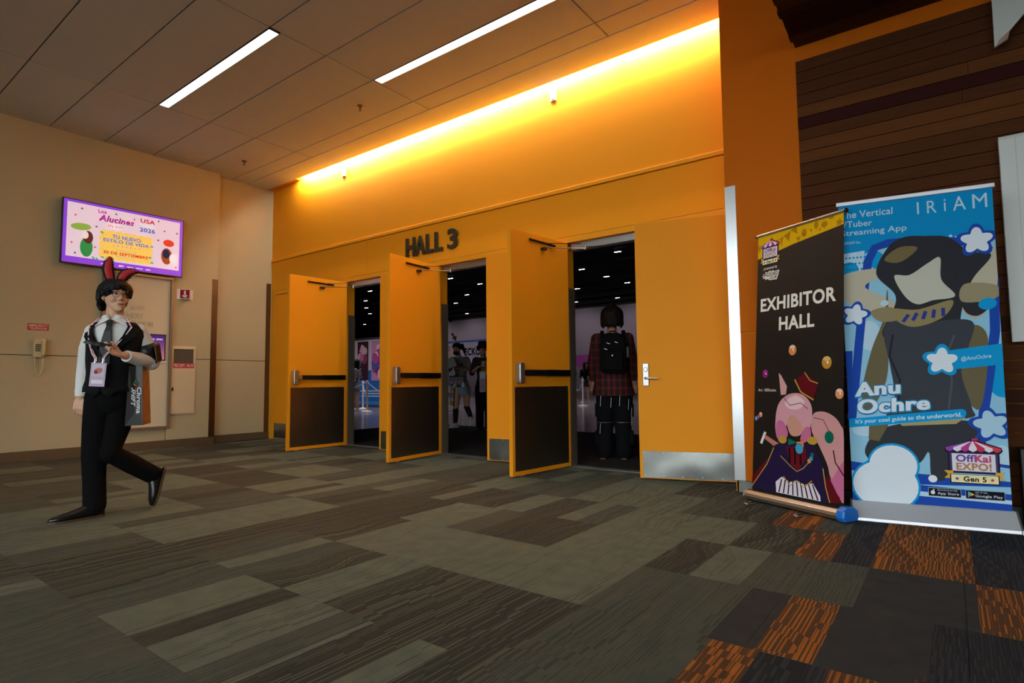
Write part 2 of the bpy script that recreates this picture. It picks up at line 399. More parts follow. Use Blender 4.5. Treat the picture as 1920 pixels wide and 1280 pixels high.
# ------------------------------------------------------------------ orange wall with four pairs of doors
wb = MB()
wb.box(-9.3, 0.2, 5.375, 5.5, 2.43, 5.0)
WB = wb.build('wall_back', M_ORANGE); tag(WB, 'orange wall above the hall doors', kind='structure')
MB().box(-9.21, -1.3, 5.355, 5.376, 3.036, 4.62).build('upper_wall_panel', M_ORANGE, WB)
MB().box(-9.21, -1.3, 5.338, 5.376, 2.992, 3.036).build('ledge', M_FRAME, WB, bevel=0.006)
for a, b in ((-9.21, -6.69), (-6.687, -1.3)):
    MB().box(a, b, 5.355, 5.376, 2.490, 2.986).build('wall_panel', M_ORANGE, WB, bevel=0.0015)

M_JG = mat('jamb_guard_steel', (118, 110, 96), 0.4, metal=0.5)
HX = [-9.085, -7.157, -5.228, -3.298]; LEAF = 0.93; OPEN = 1.83
def make_left_leaf(root, ang, label=None):
    """inside face towards +y in the closed position, hinged at the origin, swings out to -y"""
    lf = MB().box(0, LEAF, -0.022, 0.022, 0.012, 2.415).build('door_leaf', M_DOOR, root, bevel=0.003)
    lf.rotation_euler = (0, 0, ang); y = 0.022
    MB().box(0.035, LEAF-0.035, y, y+0.002, 0.055, 0.862).build('kick_plate', M_KICK, lf, bevel=0.0008)
    sc = MB()
    for i in range(7):
        for z in (0.07, 0.847): sc.ell((0.05+i*(LEAF-0.1)/6, y+0.002, z), (0.005, 0.002, 0.005), 8, 4)
    for i in range(1, 5):
        for x in (0.05, LEAF-0.05): sc.ell((x, y+0.002, 0.07+i*0.777/5), (0.005, 0.002, 0.005), 8, 4)
    sc.build('screw', M_SATIN, lf)
    # exit device: head case, touch bar, rear mount
    MB().prism([(LEAF-0.12, 0.895), (LEAF-0.052, 0.895), (LEAF-0.047, 0.93), (LEAF-0.047, 1.08), (LEAF-0.055, 1.10), (LEAF-0.112, 1.10), (LEAF-0.122, 1.07), (LEAF-0.122, 0.92)], y, y+0.066).build('latch_head', M_SATIN, lf, bevel=0.012, seg=3)
    MB().box(LEAF-0.185, LEAF-0.115, y+0.02, y+0.048, 0.972, 1.026).build('push_bar_end', M_CHROME, lf, bevel=0.004)
    MB().box(0.42, LEAF-0.18, y+0.018, y+0.052, 0.968, 1.030).build('push_bar', M_BLACK, lf, bevel=0.006)
    MB().box(0.035, 0.42, y, y+0.040, 0.965, 1.033).build('bar_housing', M_DARKMETAL, lf, bevel=0.004)
    # holder track near the top and closer foot
    MB().tube([(0.24, y+0.012, 2.345), (0.66, y+0.012, 2.345)], 0.011, 10).build('holder_track', M_DARKMETAL, lf)
    MB().box(0.40, 0.47, y, y+0.03, 2.268, 2.292).lathe([(0.016, 0), (0.016, 0.03)], 12, M=Matrix.Translation((0.435, y+0.025, 2.266))).build('closer_shoe', M_DARKMETAL, lf, bevel=0.002)
    # kick-down stop near the free edge
    MB().prism([(LEAF-0.17, 0.012), (LEAF-0.10, 0.012), (LEAF-0.115, -0.0), (LEAF-0.155, -0.0)], -0.03, 0.03).build('door_stop', M_SATIN, lf)
    hg = MB()
    for z in (0.22, 1.2, 2.15): hg.tube([(-0.004, -0.028, z), (-0.004, -0.028, z+0.11)], 0.008, 8)
    hg.build('hinge', M_DARKMETAL, lf)
    return lf
def make_right_leaf(root, ang, lever=True):
    """hinged at x = OPEN, reaching back towards the left leaf; outside face towards -y"""
    lf = MB().box(-LEAF, 0, -0.022, 0.022, 0.012, 2.415).build('door_leaf', M_DOOR, root, bevel=0.003)
    lf.location = (OPEN, 0, 0); lf.rotation_euler = (0, 0, ang); y = -0.022
    MB().box(-LEAF+0.03, -0.025, y-0.002, y, 0.02, 0.262).build('kick_plate', M_KICK2, lf, bevel=0.0008)
    sc = MB()
    for i in range(6):
        for z in (0.035, 0.248): sc.ell((-LEAF+0.045+i*(LEAF-0.085)/5, y-0.002, z), (0.005, 0.002, 0.005), 8, 4)
    sc.build('screw', M_SATIN, lf)
    if lever:
        MB().box(-LEAF+0.045, -LEAF+0.105, y-0.014, y, 0.86, 1.075).build('handle_plate', M_SATIN, lf, bevel=0.006)
        MB().lathe([(0.021, 0), (0.021, 0.006), (0.015, 0.010)], 18, M=Matrix.Translation((-LEAF+0.075, y-0.014, 1.015)) @ Matrix.Rotation(PI/2, 4, 'X')).build('lock_cylinder', M_CHROME, lf)
        MB().tube([(-LEAF+0.075, y-0.01, 0.935), (-LEAF+0.075, y-0.055, 0.935), (-LEAF+0.09, y-0.062, 0.935), (-LEAF+0.19, y-0.058, 0.932)], [0.012, 0.011, 0.010, 0.008], 10).build('lever_handle', M_CHROME, lf, angle=True)
    return lf
def make_frame(root):
    """pressed steel frame: head, two jambs with steel guards, threshold, closer body"""
    d0, d1 = -0.001, 0.16
    MB().box(-0.05, OPEN+0.05, d0, d1, 2.424, 2.486).build('frame_head', M_FRAME, root, bevel=0.002)
    for x0, x1 in ((-0.05, -0.006), (OPEN+0.006, OPEN+0.05)):
        MB().box(x0, x1, d0, d1, 0, 2.424).build('jamb', M_FRAME, root, bevel=0.002)
    MB().box(-0.008, 0.006, 0.045, d1+0.002, 0.0, 1.93).build('jamb_guard', M_JG, root, bevel=0.001)
    MB().box(OPEN-0.006, OPEN+0.008, 0.045, d1+0.002, 0.0, 1.93).build('jamb_guard', M_JG, root, bevel=0.001)
    MB().box(-0.006, OPEN+0.006, 0.0, 0.12, 0.0, 0.010).build('threshold', M_SATIN, root, bevel=0.003)
    MB().box(0.03, OPEN-0.03, 0.05, 0.13, 2.345, 2.424).build('closer_body', M_SATIN, root, bevel=0.006)
DOORS = []
DL = ['orange pair of hall doors, closed, next to the cream wall', 'orange double doors with left leaf open and dented steel kick plate', 'orange double doors under the hall sign, left leaf open', 'orange double doors by the column, lever handle on right leaf']
for k, (x, la, ra) in enumerate(zip(HX, (0.0, -1.588, -1.475, -1.655), (0.0, 0.10, 0.135, 0.30))):
    r = empty('door_%d' % (k+1), (x, Y_W+0.0, 0), 0, DL[k], kind='structure'); make_frame(r)
    if k == 0:
        lf = MB().box(0, LEAF-0.02, -0.0, 0.044, 0.012, 2.415).build('door_leaf', M_DOOR, r, bevel=0.003)
        MB().box(0.03, LEAF-0.05, -0.002, 0.0, 0.02, 0.262).build('kick_plate', M_KICK2, lf)
        rl = MB().box(LEAF-0.014, OPEN, -0.0, 0.044, 0.012, 2.415).build('door_leaf', M_DOOR, r, bevel=0.003)
    else:
        lf = make_left_leaf(r, la); make_right_leaf(r, ra, k == 3)
        # closer arm from the head to the shoe on the leaf, and the holder strut
        c, s = math.cos(la), math.sin(la)
        shoe = Vector((0.435*c-0.05*s, 0.435*s+0.05*c, 2.292)); elbow = Vector((0.30, -0.10, 2.300)); body = Vector((0.40, 0.09, 2.345))
        MB().tube([shoe, elbow], 0.006, 8).lathe([(0.012, -0.012), (0.012, 0.03)], 12, M=Matrix.Translation(elbow)).build('closer_arm', M_CHROME, r, angle=True)
        MB().tube([elbow+Vector((0, 0, 0.02)), body], 0.009, 8, flat=0.5).build('closer_link', M_DARKMETAL, r)
        tr = Vector((0.36*c-0.036*s, 0.36*s+0.036*c, 2.352))
        MB().tube([tr, (0.16, 0.04, 2.40)], 0.007, 8, flat=0.6).build('holder_strut', M_DARKMETAL, r)
    DOORS.append(r)
# mullions between pairs, out to the column
mu = MB()
for x in HX[1:]: mu.box(x-0.052, x-0.048, 5.36, 5.5, 0, 2.48)
mu.box(HX[3]+OPEN+0.05, -1.3, 5.354, 5.5, 0, 2.5).box(-9.21, HX[0]-0.05, 5.354, 5.5, 0, 2.5)
tag(mu.build('trim_1', M_FRAME), 'orange mullion strips between the door frames', kind='structure')

# ------------------------------------------------------------------ column and wood-clad wall on the right
wr = MB().box(X_C+0.01, 7, Y_C+0.02, Y_C+0.2, 0, 4.7).box(X_C+0.004, X_C+0.1, Y_C+0.02, 5.5, 0, 4.7)
WR = wr.build('wall_right', M_ORANGE); tag(WR, 'orange column and dark wood clad wall', kind='structure')
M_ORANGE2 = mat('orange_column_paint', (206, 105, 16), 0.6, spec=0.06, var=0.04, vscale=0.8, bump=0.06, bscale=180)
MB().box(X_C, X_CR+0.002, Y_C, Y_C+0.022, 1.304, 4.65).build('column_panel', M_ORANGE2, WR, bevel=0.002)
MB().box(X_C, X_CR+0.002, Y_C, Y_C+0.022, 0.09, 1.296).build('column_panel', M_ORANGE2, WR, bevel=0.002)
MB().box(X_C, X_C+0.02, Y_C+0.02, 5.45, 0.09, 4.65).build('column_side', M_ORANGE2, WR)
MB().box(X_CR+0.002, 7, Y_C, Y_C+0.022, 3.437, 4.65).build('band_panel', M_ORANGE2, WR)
bb = MB().box(X_C+0.03, X_CR+0.01, Y_C-0.012, Y_C+0.02, 0, 0.075).box(X_C+0.03, X_CR+0.01, Y_C-0.004, Y_C+0.02, 0.075, 0.088).build('baseboard_column', mat('grey_base', (126, 132, 122), 0.5), bevel=0.003)
tag(bb, 'grey base at the foot of the orange column', kind='structure')
guard('corner_guard', 'tall shiny steel corner guard on the orange column', [(X_C-0.003, X_C+0.086, Y_C-0.003, Y_C, 0.09, 2.545)], M_STEEL, (X_C, Y_C, 0.09))
WOODS = [wood_mat('wood_brown', (92, 52, 27), (64, 36, 19)), wood_mat('wood_dark', (68, 37, 23), (48, 26, 17)), wood_mat('wood_tan', (112, 66, 32), (82, 48, 23)), wood_mat('wood_red', (64, 26, 24), (48, 20, 19))]
PH = 3.437/37
for i in range(37):
    z0 = i*PH; r = random.Random(i*17+3); x = X_CR+0.004; first = True
    zi = 36-i
    while x < 5.0:
        L = r.uniform(1.0, 2.4); e = min(5.0, x+L)
        k = r.choice([0, 0, 0, 2, 1, 0]) if zi not in (5,) else 3
        if zi == 4: k = 2
        MB().box(x, e-0.0015, Y_C-0.014, Y_C+0.02, z0+0.002, z0+PH-0.002).build('plank', WOODS[k], WR, bevel=0.0012, seg=1)
        x = e
# wood soffit
sf = MB().box(X_CR+0.03, 6.5, -2.0, Y_C+0.01, 3.585, 3.70).build('ceiling_soffit', mat('soffit_void', (22, 14, 10), 0.9)); tag(sf, 'dark wood plank soffit over the banners', kind='structure')
y = Y_C-0.004; i = 0
while y > 0.8:
    r = random.Random(i*5+1); xs = X_CR+0.009-r.uniform(0, 0.02)
    MB().box(xs, 5.0, y-0.088, y, 3.557, 3.585).build('plank', WOODS[r.choice([0, 1, 1, 3])], sf, bevel=0.0012, seg=1)
    y -= 0.094; i += 1

# ------------------------------------------------------------------ ceiling with panels, slot light
ce = MB().box(-9.6, 7, -6, 5.20, 4.262, 4.45).box(-9.3, 0.2, 5.20, 5.5, 4.60, 4.7).build('ceiling', M_GAP); tag(ce, 'suspended ceiling of long pale panels', kind='structure')
yl = [4.612-0.606*i for i in range(16)]; xl = [-9.6, -7.365, -4.922, -2.486, -0.05, 2.39, 4.83, 7.0]
LIGHTS = [(-7.345, -4.952, 2.804, 2.900), (-4.895, -2.500, 4.012, 4.106), (-4.895, -2.500, 1.588, 1.682), (-7.345, -4.952, 0.376, 0.470), (-2.46, -0.07, 2.800, 2.894)]  # last three are added out of view to brighten the lobby
gx = 0.006
for j in range(len(xl)-1):
    for i in range(len(yl)-1):
        a, b, c, d = xl[j]+gx, xl[j+1]-gx, yl[i+1]+gx, yl[i]-gx
        for L in LIGHTS:
            if L[0] > a-0.1 and L[1] < b+0.1 and c-0.02 < (L[2]+L[3])/2 < d: c = L[3]+0.012
        if a > -1.2 and c < 4.9: 
            if b > 0: continue
        MB().box(a, b, c, d, Z_C, Z_C+0.02).build('ceiling_panel', M_CEIL, ce, bevel=0.002, seg=1)
    a, b = xl[j]+gx, xl[j+1]-gx
    if a > 0: continue
    MB().box(a, b, 4.612+gx, 4.878-gx, Z_C, Z_C+0.02).build('ceiling_panel', M_CEIL, ce, bevel=0.002, seg=1)
MB().box(-9.3, X_C+0.02, 4.878, 5.245, Z_C-0.004, Z_C+0.022).build('ceiling_strip', M_CEIL, ce, bevel=0.003)
MB().box(-9.3, X_C+0.02, 5.235, 5.245, Z_C, 4.62).build('slot_upstand', M_CEIL, ce)
MB().box(-9.3, -8.40, 5.245, 5.36, Z_C+0.02, Z_C+0.04).build('slot_closure', M_ORANGE, ce)
M_LAMP = mat('linear_lamp_diffuser', (1.0, 0.92, 0.80), 0.4, emit=LAMP_STRENGTH)
M_COVE = mat('slot_lamp_diffuser', (1.0, 0.93, 0.82), 0.4, emit=COVE_STRENGTH)
LAB = ['linear ceiling light nearer the cream wall', 'linear ceiling light in front of the orange wall', 'added linear ceiling light, unseen overhead near the camera', 'added linear ceiling light, unseen by the cream wall near the camera', 'added linear ceiling light, unseen beside the wood soffit']
for L, lab in zip(LIGHTS, LAB):
    r = empty('linear_light', ((L[0]+L[1])/2, (L[2]+L[3])/2, Z_C), 0, lab, 'ceiling light', 'linear ceiling lights')
    hx, hy = (L[1]-L[0])/2, (L[3]-L[2])/2
    MB().box(-hx-0.006, hx+0.006, -hy-0.006, -hy, -0.004, 0.03).box(-hx-0.006, hx+0.006, hy, hy+0.006, -0.004, 0.03).box(-hx-0.006, -hx, -hy, hy, -0.004, 0.03).box(hx, hx+0.006, -hy, hy, -0.004, 0.03).build('trim_ring', M_SATIN, r)
    MB().box(-hx, hx, -hy, hy, 0.004, 0.012).build('diffuser', M_LAMP, r)
segs = [(-8.36, -7.17), (-7.16, -5.95), (-5.94, -4.73), (-4.72, -3.51), (-3.50, -2.62), (-2.60, -1.47)]
SLAB = ['warm slot light tube nearest the cream wall', 'second warm slot light tube from the cream wall', 'warm slot light tube left of the hall sign', 'warm slot light tube above the hall sign', 'second warm slot light tube from the column', 'warm slot light tube nearest the column']
for k, (a, b) in enumerate(segs):
    r = empty('slot_light', ((a+b)/2, 5.262, 4.296), 0, SLAB[k], 'cove light', 'slot lights above the orange wall'); h = (b-a)/2
    MB().box(-h, h, -0.017, 0.0, -0.034, 0.05).build('housing', M_WHITE, r)
    MB().box(-h+0.01, h-0.01, 0.0, 0.02, -0.03, 0.03).build('tube', M_COVE, r)
# ------------------------------------------------------------------ behind the camera: solid wall at the left, glazed front at the right
wf = MB().box(-9.6, -5.6, -3.7, -3.5, 0, 4.5).build('wall_front', M_CREAM); tag(wf, 'cream wall behind the camera', kind='structure')
wf2 = MB().box(5.2, 5.4, -3.7, 5.0, 0, 4.5).build('wall_side', M_CREAM); tag(wf2, 'cream wall far to the right', kind='structure')
wn = MB()
for x in (-5.6, -3.9, -2.2, -0.5, 1.2, 2.9, 5.14): wn.box(x, x+0.06, -3.7, -3.6, 0, 4.3)
for z in (0.0, 2.5, 4.24): wn.box(-5.6, 5.2, -3.7, -3.6, z, z+0.06)
tag(MB().box(-40, 40, -60, -9, -0.4, -0.2).build('floor_outside', mat('paving_grey', (96, 94, 90), 0.9)), 'grey paving outside the glazed front', kind='structure')
tag(wn.build('window_1', M_DARKMETAL), 'dark framed glazed front', kind='structure')
# ------------------------------------------------------------------ exhibition hall beyond the doors
M_HALLWALL = mat('hall_wall_grey_lilac', (150, 138, 150), 0.85, var=0.04, vscale=0.5)
M_HALLDARK = mat('hall_black_ceiling', (16, 15, 15), 0.9)
M_CONC = mat('polished_concrete', (120, 116, 124), 0.16, var=0.10, vscale=1.2)
M_HCARPET = mat('hall_dark_carpet', (34, 29, 27), 0.95, var=0.2, vscale=40, bump=0.3, bscale=200)
HXL, HXR, HYF, HZ = -62.0, 14.0, 45.0, 7.43
tag(MB().box(HXL, HXR, 5.40, HYF, -0.2, -0.008).build('floor_hall', M_CONC), 'polished concrete floor of the exhibition hall', kind='structure')
tag(MB().box(-9.43, 8.0, 5.40, 9.18, -0.008, 0.0).build('floor_hall_carpet', M_HCARPET), 'dark carpet strip inside the hall doors', kind='structure')
tag(MB().box(HXL, HXR, HYF, HYF+0.3, -0.1, HZ+0.2).build('wall_hall', M_HALLWALL), 'pale lilac far wall of the exhibition hall', kind='structure')
tag(MB().box(HXL-0.3, HXL, 5.4, HYF, -0.1, HZ+0.2).box(HXR, HXR+0.3, 5.4, HYF, -0.1, HZ+0.2).build('wall_hall_ends', M_HALLDARK), 'dark end walls of the exhibition hall', kind='structure')
tag(MB().box(HXL, -9.3, 5.5, 5.7, -0.1, HZ+0.2).box(0.2, HXR, 5.5, 5.7, -0.1, HZ+0.2).box(-9.3, 0.2, 5.5, 5.7, 2.52, HZ+0.2).build('wall_hall_front', M_HALLDARK), 'dark hall side of the door wall', kind='structure')
hc = MB().box(HXL, HXR, 5.4, HYF, HZ, HZ+0.2).build('ceiling_hall', M_HALLDARK); tag(hc, 'black ceiling of the exhibition hall', kind='structure')
M_PIPE = mat('hall_duct_black', (30, 28, 28), 0.7)
for i in range(11):
    MB().tube([(HXL+1, 12.3+i*2.93, HZ-0.25), (HXR-1, 12.3+i*2.93, HZ-0.25)], 0.09, 8).build('pipe', M_PIPE, hc)
tag(MB().box(HXL, HXR, HYF-0.1, HYF, HZ-0.35, HZ-0.2).build('trim_2', M_HALLWALL), 'rail along the top of the far hall wall', kind='structure')
M_HLAMP = mat('hall_lamp_glow', (1.0, 0.90, 0.86), 0.4, emit=14.0)
spots = [(-32.2, 26.1), (-36.3, 29.0), (-39.7, 31.8), (-42.8, 34.7), (-51.1, 40.7), (-24.5, 26.1), (-24.4, 28.8), (-28.2, 31.8), (-31.9, 34.6), (-36.0, 40.6), (-13.0, 26.0), (-16.7, 28.8), (-16.7, 31.8), (-16.7, 34.7), (-20.5, 34.7), (-20.4, 40.6), (-24.1, 40.5)]
hl = empty('hall_downlight', (*spots[0], 7.35), 0, 'small bright box lamp on the black hall ceiling', 'lamp', 'box lamps on the black hall ceiling')
MB().box(-0.2, 0.2, -0.07, 0.07, 0.0, 0.07).build('housing', M_HALLDARK, hl, bevel=0.01)
MB().box(-0.17, 0.17, -0.045, 0.045, -0.012, 0.0).build('lens', M_HLAMP, hl)
for s in spots[1:]:
    c = copy_tree(hl); c.location = (*s, 7.35)
def hall_spot(x, y, z, tx, ty, tz, watts, size=1.2, label='black spotlight under the hall ceiling', col=(1.0, 0.90, 0.92)):
    r = empty('hall_spotlight', (x, y, z), 0, label, 'spotlight', 'spotlights under the hall ceiling')
    d = (Vector((tx, ty, tz))-Vector((x, y, z))).normalized(); q = d.to_track_quat('-Z', 'Y')
    M = q.to_matrix().to_4x4()
    MB().lathe([(0.06, 0.12), (0.10, 0.10), (0.12, -0.10), (0.10, -0.10), (0.09, 0.0)], 14, M=M).build('can', M_HALLDARK, r)
    ld = bpy.data.lights.new('spot_lamp', 'SPOT'); ld.energy = watts; ld.spot_size = size; ld.spot_blend = 0.8; ld.shadow_soft_size = 0.25; ld.color = col
    lo = bpy.data.objects.new('spot_lamp', ld); COL.objects.link(lo); lo.parent = r; lo.rotation_euler = q.to_euler(); lo.location = d*0.12
for k, (x, y, pw) in enumerate([(-17.0, 10.5, 9.0), (-14.0, 14.5, 8.0), (-9.5, 11.5, 2.6), (-13.0, 21.0, 9.0), (-21.0, 22.0, 8.0), (-8.0, 17.0, 5.0)]):  # unseen fill spots, added to brighten people and booths in the hall
    hall_spot(x, y, 7.2, x-0.6, y+1.0, 0, HALL_WATTS*pw, 1.5, 'added black spotlight over the hall floor, %s' % ('by the posters', 'by the name banner', 'over the carpet strip', 'over the far barrier post', 'deep on the left', 'above the plaid visitor')[k])
for k, x in enumerate((-44.0, -38.7, -32.3, -26.0, -21.0, -15.0)):
    hall_spot(x, 41.2, 6.9, x, 45.0, 3.6, HALL_WATTS*1.7, 2.3, 'black wall washer spotlight, %s along the far wall' % ('first', 'second', 'third', 'fourth', 'fifth', 'sixth')[k])

# hall furnishings
M_WPLAST = mat('white_barrier_plastic', (232, 226, 228), 0.4)
def barrier_post(loc, label):
    r = empty('barrier_post', (loc[0], loc[1], -0.008), 0, label, 'barrier post', 'white barrier posts in the hall')
    MB().lathe([(0.18, 0.0), (0.18, 0.02), (0.15, 0.035), (0.05, 0.05), (0.04, 0.07)], 24).build('base', M_WPLAST, r, angle=True)
    MB().lathe([(0.032, 0.06), (0.032, 0.93)], 16).build('post', M_WPLAST, r, angle=True)
    MB().lathe([(0.040, 0.90), (0.042, 0.93), (0.045, 0.97), (0.030, 1.0), (0.01, 1.005)], 16).tube([(0.04, 0, 0.94), (0.07, 0, 0.95), (0.075, 0, 0.93), (0.05, 0, 0.91)], 0.006, 6).build('cap', M_WPLAST, r, angle=True)
def chain(a, b, sag, label):
    """row of interlocking oval links"""
    A, B = Vector(a), Vector(b); n = int((B-A).length/0.055); pts = []
    for i in range(n+1):
        t = i/n; p = A.lerp(B, t); p.z -= sag*4*t*(1-t); pts.append(p)
    r = empty('barrier_chain', tuple((A+B)/2-Vector((0, 0, sag))), 0, label, 'chain', 'white plastic chains between barrier posts'); o = Vector(r.location)
    link = MB(); N = 10; ring = [(0.037*math.cos(2*PI*i/N), 0.016*math.sin(2*PI*i/N), 0) for i in range(N)]
    link.tube(ring+[ring[0]], 0.007, 5, cap=False); me = link.mesh('link', M_WPLAST, True)
    for i in range(n):
        d = (pts[i+1]-pts[i]); q = d.to_track_quat('X', 'Z').to_matrix().to_4x4() @ Matrix.Rotation(PI/2*(i % 2), 4, 'X')
        place(me, 'link', r, Matrix.Translation((pts[i]+pts[i+1])/2-o) @ q)
P1, P2, P3, P4, P5 = (-14.86, 11.96), (-16.75, 13.30), (-10.83, 18.59), (-15.2, 25.2), (-13.2, 12.5)
barrier_post(P1, 'nearest white barrier post with chains, seen through the leftmost open door')
barrier_post(P2, 'white barrier post just behind the nearest one, beside the girl')
barrier_post(P3, 'white barrier post left of the plaid visitor')
barrier_post(P4, 'far white barrier post by the red bag')
chain((P1[0]-0.05, P1[1]-0.03, 0.92), (-17.6, 10.6, 0.92), 0.33, 'white chain drooping left from the nearest post')
chain((P1[0]+0.05, P1[1], 0.92), (-12.6, 12.2, 0.92), 0.40, 'white chain drooping right from the nearest post')
chain((P2[0]+0.02, P2[1]-0.04, 0.92), (P1[0]-0.02, P1[1]+0.05, 0.92), 0.30, 'white chain linking the two posts by the girl')
chain((P3[0], P3[1], 0.92), (P4[0], P4[1], 0.92), 0.4, 'white chain between the posts left of the plaid visitor')

def solid_sheet(mb, tl, tr, br, bl, th, n=16):
    """thin sheet through four corners (a fine grid, since the corners need not be coplanar)"""
    tl, tr, br, bl = [Vector(p) for p in (tl, tr, br, bl)]; nn = (tr-tl).cross(bl-tl).normalized()*th
    P = lambda u, v: bl*(1-u)*(1-v)+br*u*(1-v)+tl*(1-u)*v+tr*u*v
    fr = [P(i/n, j/n) for j in range(n+1) for i in range(n+1)]; m = len(fr); ix = lambda i, j: j*(n+1)+i
    fs = [(ix(i, j), ix(i+1, j), ix(i+1, j+1), ix(i, j+1)) for j in range(n) for i in range(n)]
    return mb.add(fr+[p+nn for p in fr], fs+[tuple(k+m for k in reversed(f)) for f in fs])
# poster booth seen through the leftmost open pair
bo = empty('poster_booth', (-17.3, 14.6, -0.008), 0, 'white booth backdrop with pink posters above a blue lower panel', 'booth')
bd = MB().box(-2.0, 2.6, 0, 0.04, 0.06, 2.62).build('backdrop', mat('booth_white', (214, 206, 216), 0.6), bo)
MB().tube([(-2.0, 0.0, 2.65), (2.6, 0.0, 2.65)], 0.035, 10).build('rail', M_SATIN, bo)
for x in (-1.98, 2.58): MB().tube([(x, 0.06, 0), (x, 0.06, 2.65)], 0.03, 8).build('pole', M_SATIN, bo)
S = Sheet(bd, (-2.0, 0, 2.62), (2.6, 0, 2.62), (2.6, 0, 0.06), (-2.0, 0, 0.06), 0.002)
def su(x): return (x+17.3+2.0)/4.6
def sv(z): return (z-0.06)/2.56
S.poly([(0, 0), (1, 0), (1, sv(1.9)), (su(-17.5), sv(1.48)), (0, sv(1.25))], (44, 118, 196), 1)
S.poly([(0, 0.02), (1, 0.02), (1, 0.06), (0, 0.06)], (72, 146, 220), 2)
def abstract_poster(S, x0, x1, z0, z1, cols, seed, k=3):
    r = random.Random(seed); S.poly([(su(x0), sv(z0)), (su(x1), sv(z0)), (su(x1), sv(z1)), (su(x0), sv(z1))], cols[0], k)
    for i in range(12):
        c = cols[1+i % (len(cols)-1)]; a = r.uniform(0.06, 0.16)*(x1-x0)/0.66
        u, v = r.uniform(x0+a, x1-a), r.uniform(z0+a*1.3, z1-a*1.3)
        S.oval(su(u), sv(v), a/4.6, a*1.3/2.56, c, k+1+i, rot=r.uniform(-0.7, 0.7))
abstract_poster(S, -18.74, -18.08, 1.04, 2.55, [(70, 42, 58), (206, 120, 152), (232, 170, 188), (70, 120, 112), (150, 70, 100), (226, 190, 190)], 4)
abstract_poster(S, -17.89, -16.95, 1.02, 2.55, [(216, 150, 196), (176, 60, 146), (96, 96, 176), (240, 210, 220), (196, 90, 160)], 9)
for i, (z, a, b) in enumerate([(0.62, -18.6, -17.3), (0.52, -18.45, -17.2), (0.42, -18.5, -17.35)]):
    S.line([(su(a), sv(z)), (su(b), sv(z))], 0.045/4.6, (206, 222, 240), 2)
# name banner and shelves through the middle pair
nb = empty('name_banner', (-13.2, 15.0, -0.008), 0, 'white booth banner with black capital letters', 'banner')
pn = MB().box(-1.1, 1.5, 0, 0.02, 1.38, 2.37).build('banner_cloth', mat('banner_white', (206, 200, 220), 0.7), nb)
for x in (-1.08, 1.48): MB().tube([(x, 0.05, 0), (x, 0.05, 2.4)], 0.02, 8).build('pole', M_SATIN, nb)
S2 = Sheet(pn, (-1.1, 0, 2.37), (1.5, 0, 2.37), (1.5, 0, 1.38), (-1.1, 0, 1.38), 0.002)
S2.rtext('ECKO', (-13.42+13.2+1.1)/2.6, (1.84-1.38)/0.99, (-12.70+13.2+1.1)/2.6, (2.10-1.38)/0.99, (30, 22, 26), 1, 0.03)
S2.poly([(0, 0.94), (1, 0.94), (1, 1), (0, 1)], (96, 120, 200), 1)
S2.oval(0.05, 0.75, 0.04, 0.10, (226, 150, 160), 1); S2.oval(0.075, 0.5, 0.03, 0.1, (230, 190, 120), 2)
sh = empty('display_rack', (-13.5, 13.6, -0.008), 0, 'white wire display rack below the name banner', 'rack')
for x in (-0.62, 0.0, 0.9):
    for y in (0, 0.4): MB().tube([(x, y, 0), (x, y, 1.75)], 0.014, 8).build('upright', M_WPLAST, sh)
for z in (0.15, 0.6, 1.05, 1.5): MB().box(-0.62, 0.9, 0, 0.4, z, z+0.02).build('shelf', M_WPLAST, sh)
r = random.Random(3)
for i in range(14):
    z = (0.17, 0.62, 1.07)[i % 3]; x = -0.5+r.random()*1.25; hgt = r.uniform(0.12, 0.3)
    b = MB().box(-0.06, 0.06, -0.04, 0.04, 0, hgt).build('boxed_goods', mat('goods_%d' % (i % 5), [(160, 90, 140), (90, 110, 170), (190, 160, 90), (70, 130, 130), (200, 190, 200)][i % 5], 0.6), bevel=0.004)
    b.location = (-13.5+x, 13.6+0.06+0.09*(i//3 % 3), z-0.007); b.rotation_euler = (0, 0, r.uniform(-0.3, 0.3))
    tag(b, '%s merchandise box on the %s shelf of the white rack' % (('pink', 'blue', 'ochre', 'teal', 'pale')[i % 5], ('lowest', 'second', 'third')[i % 3]), 'box', 'merchandise boxes on the white rack')
pb = empty('purple_banner', (-14.2, 24.6, -0.008), 0, 'purple banner far inside the hall beside the plaid visitor', 'banner')
MB().box(-1.2, 0.9, 0, 0.02, 1.62, 2.20).build('banner_cloth', mat('banner_purple', (150, 62, 140), 0.7, var=0.25, vscale=5), pb)
for x in (-1.2, 0.9): MB().tube([(x, 0.04, 0), (x, 0.04, 2.2)], 0.02, 8).build('pole', M_SATIN, pb)

# ------------------------------------------------------------------ left wall: television
TVX = -8.985
tv = empty('wall_television', (TVX, 3.075, 2.916), 0, 'large wall television showing a purple framed tour advert', 'television')
TW, TH = 0.735, 0.424
MB().box(-0.05, -0.004, -TW, TW, -TH, TH).build('body', M_BLACK, tv, bevel=0.004)
MB().box(-0.103, -0.05, -0.3, 0.3, -0.2, 0.2).build('wall_mount', M_BLACK, tv)
bz = MB()
for a in ((-TW, TW, TH-0.010, TH), (-TW, TW, -TH, -TH+0.012), (-TW, -TW+0.010, -TH, TH), (TW-0.010, TW, -TH, TH)): bz.box(-0.004, 0.004, *a)
bz.build('bezel', M_BLACK, tv)
EM = 0.62
scr = MB().box(-0.004, 0.0, -TW+0.01, TW-0.01, -TH+0.012, TH-0.010).build('screen', mat('screen_purple', (128, 62, 226), 0.3, emit=EM), tv)
S = Sheet(scr, (0.0, -TW, TH), (0.0, TW, TH), (0.0, TW, -TH), (0.0, -TW, -TH), 0.0003, EM, '_lit')
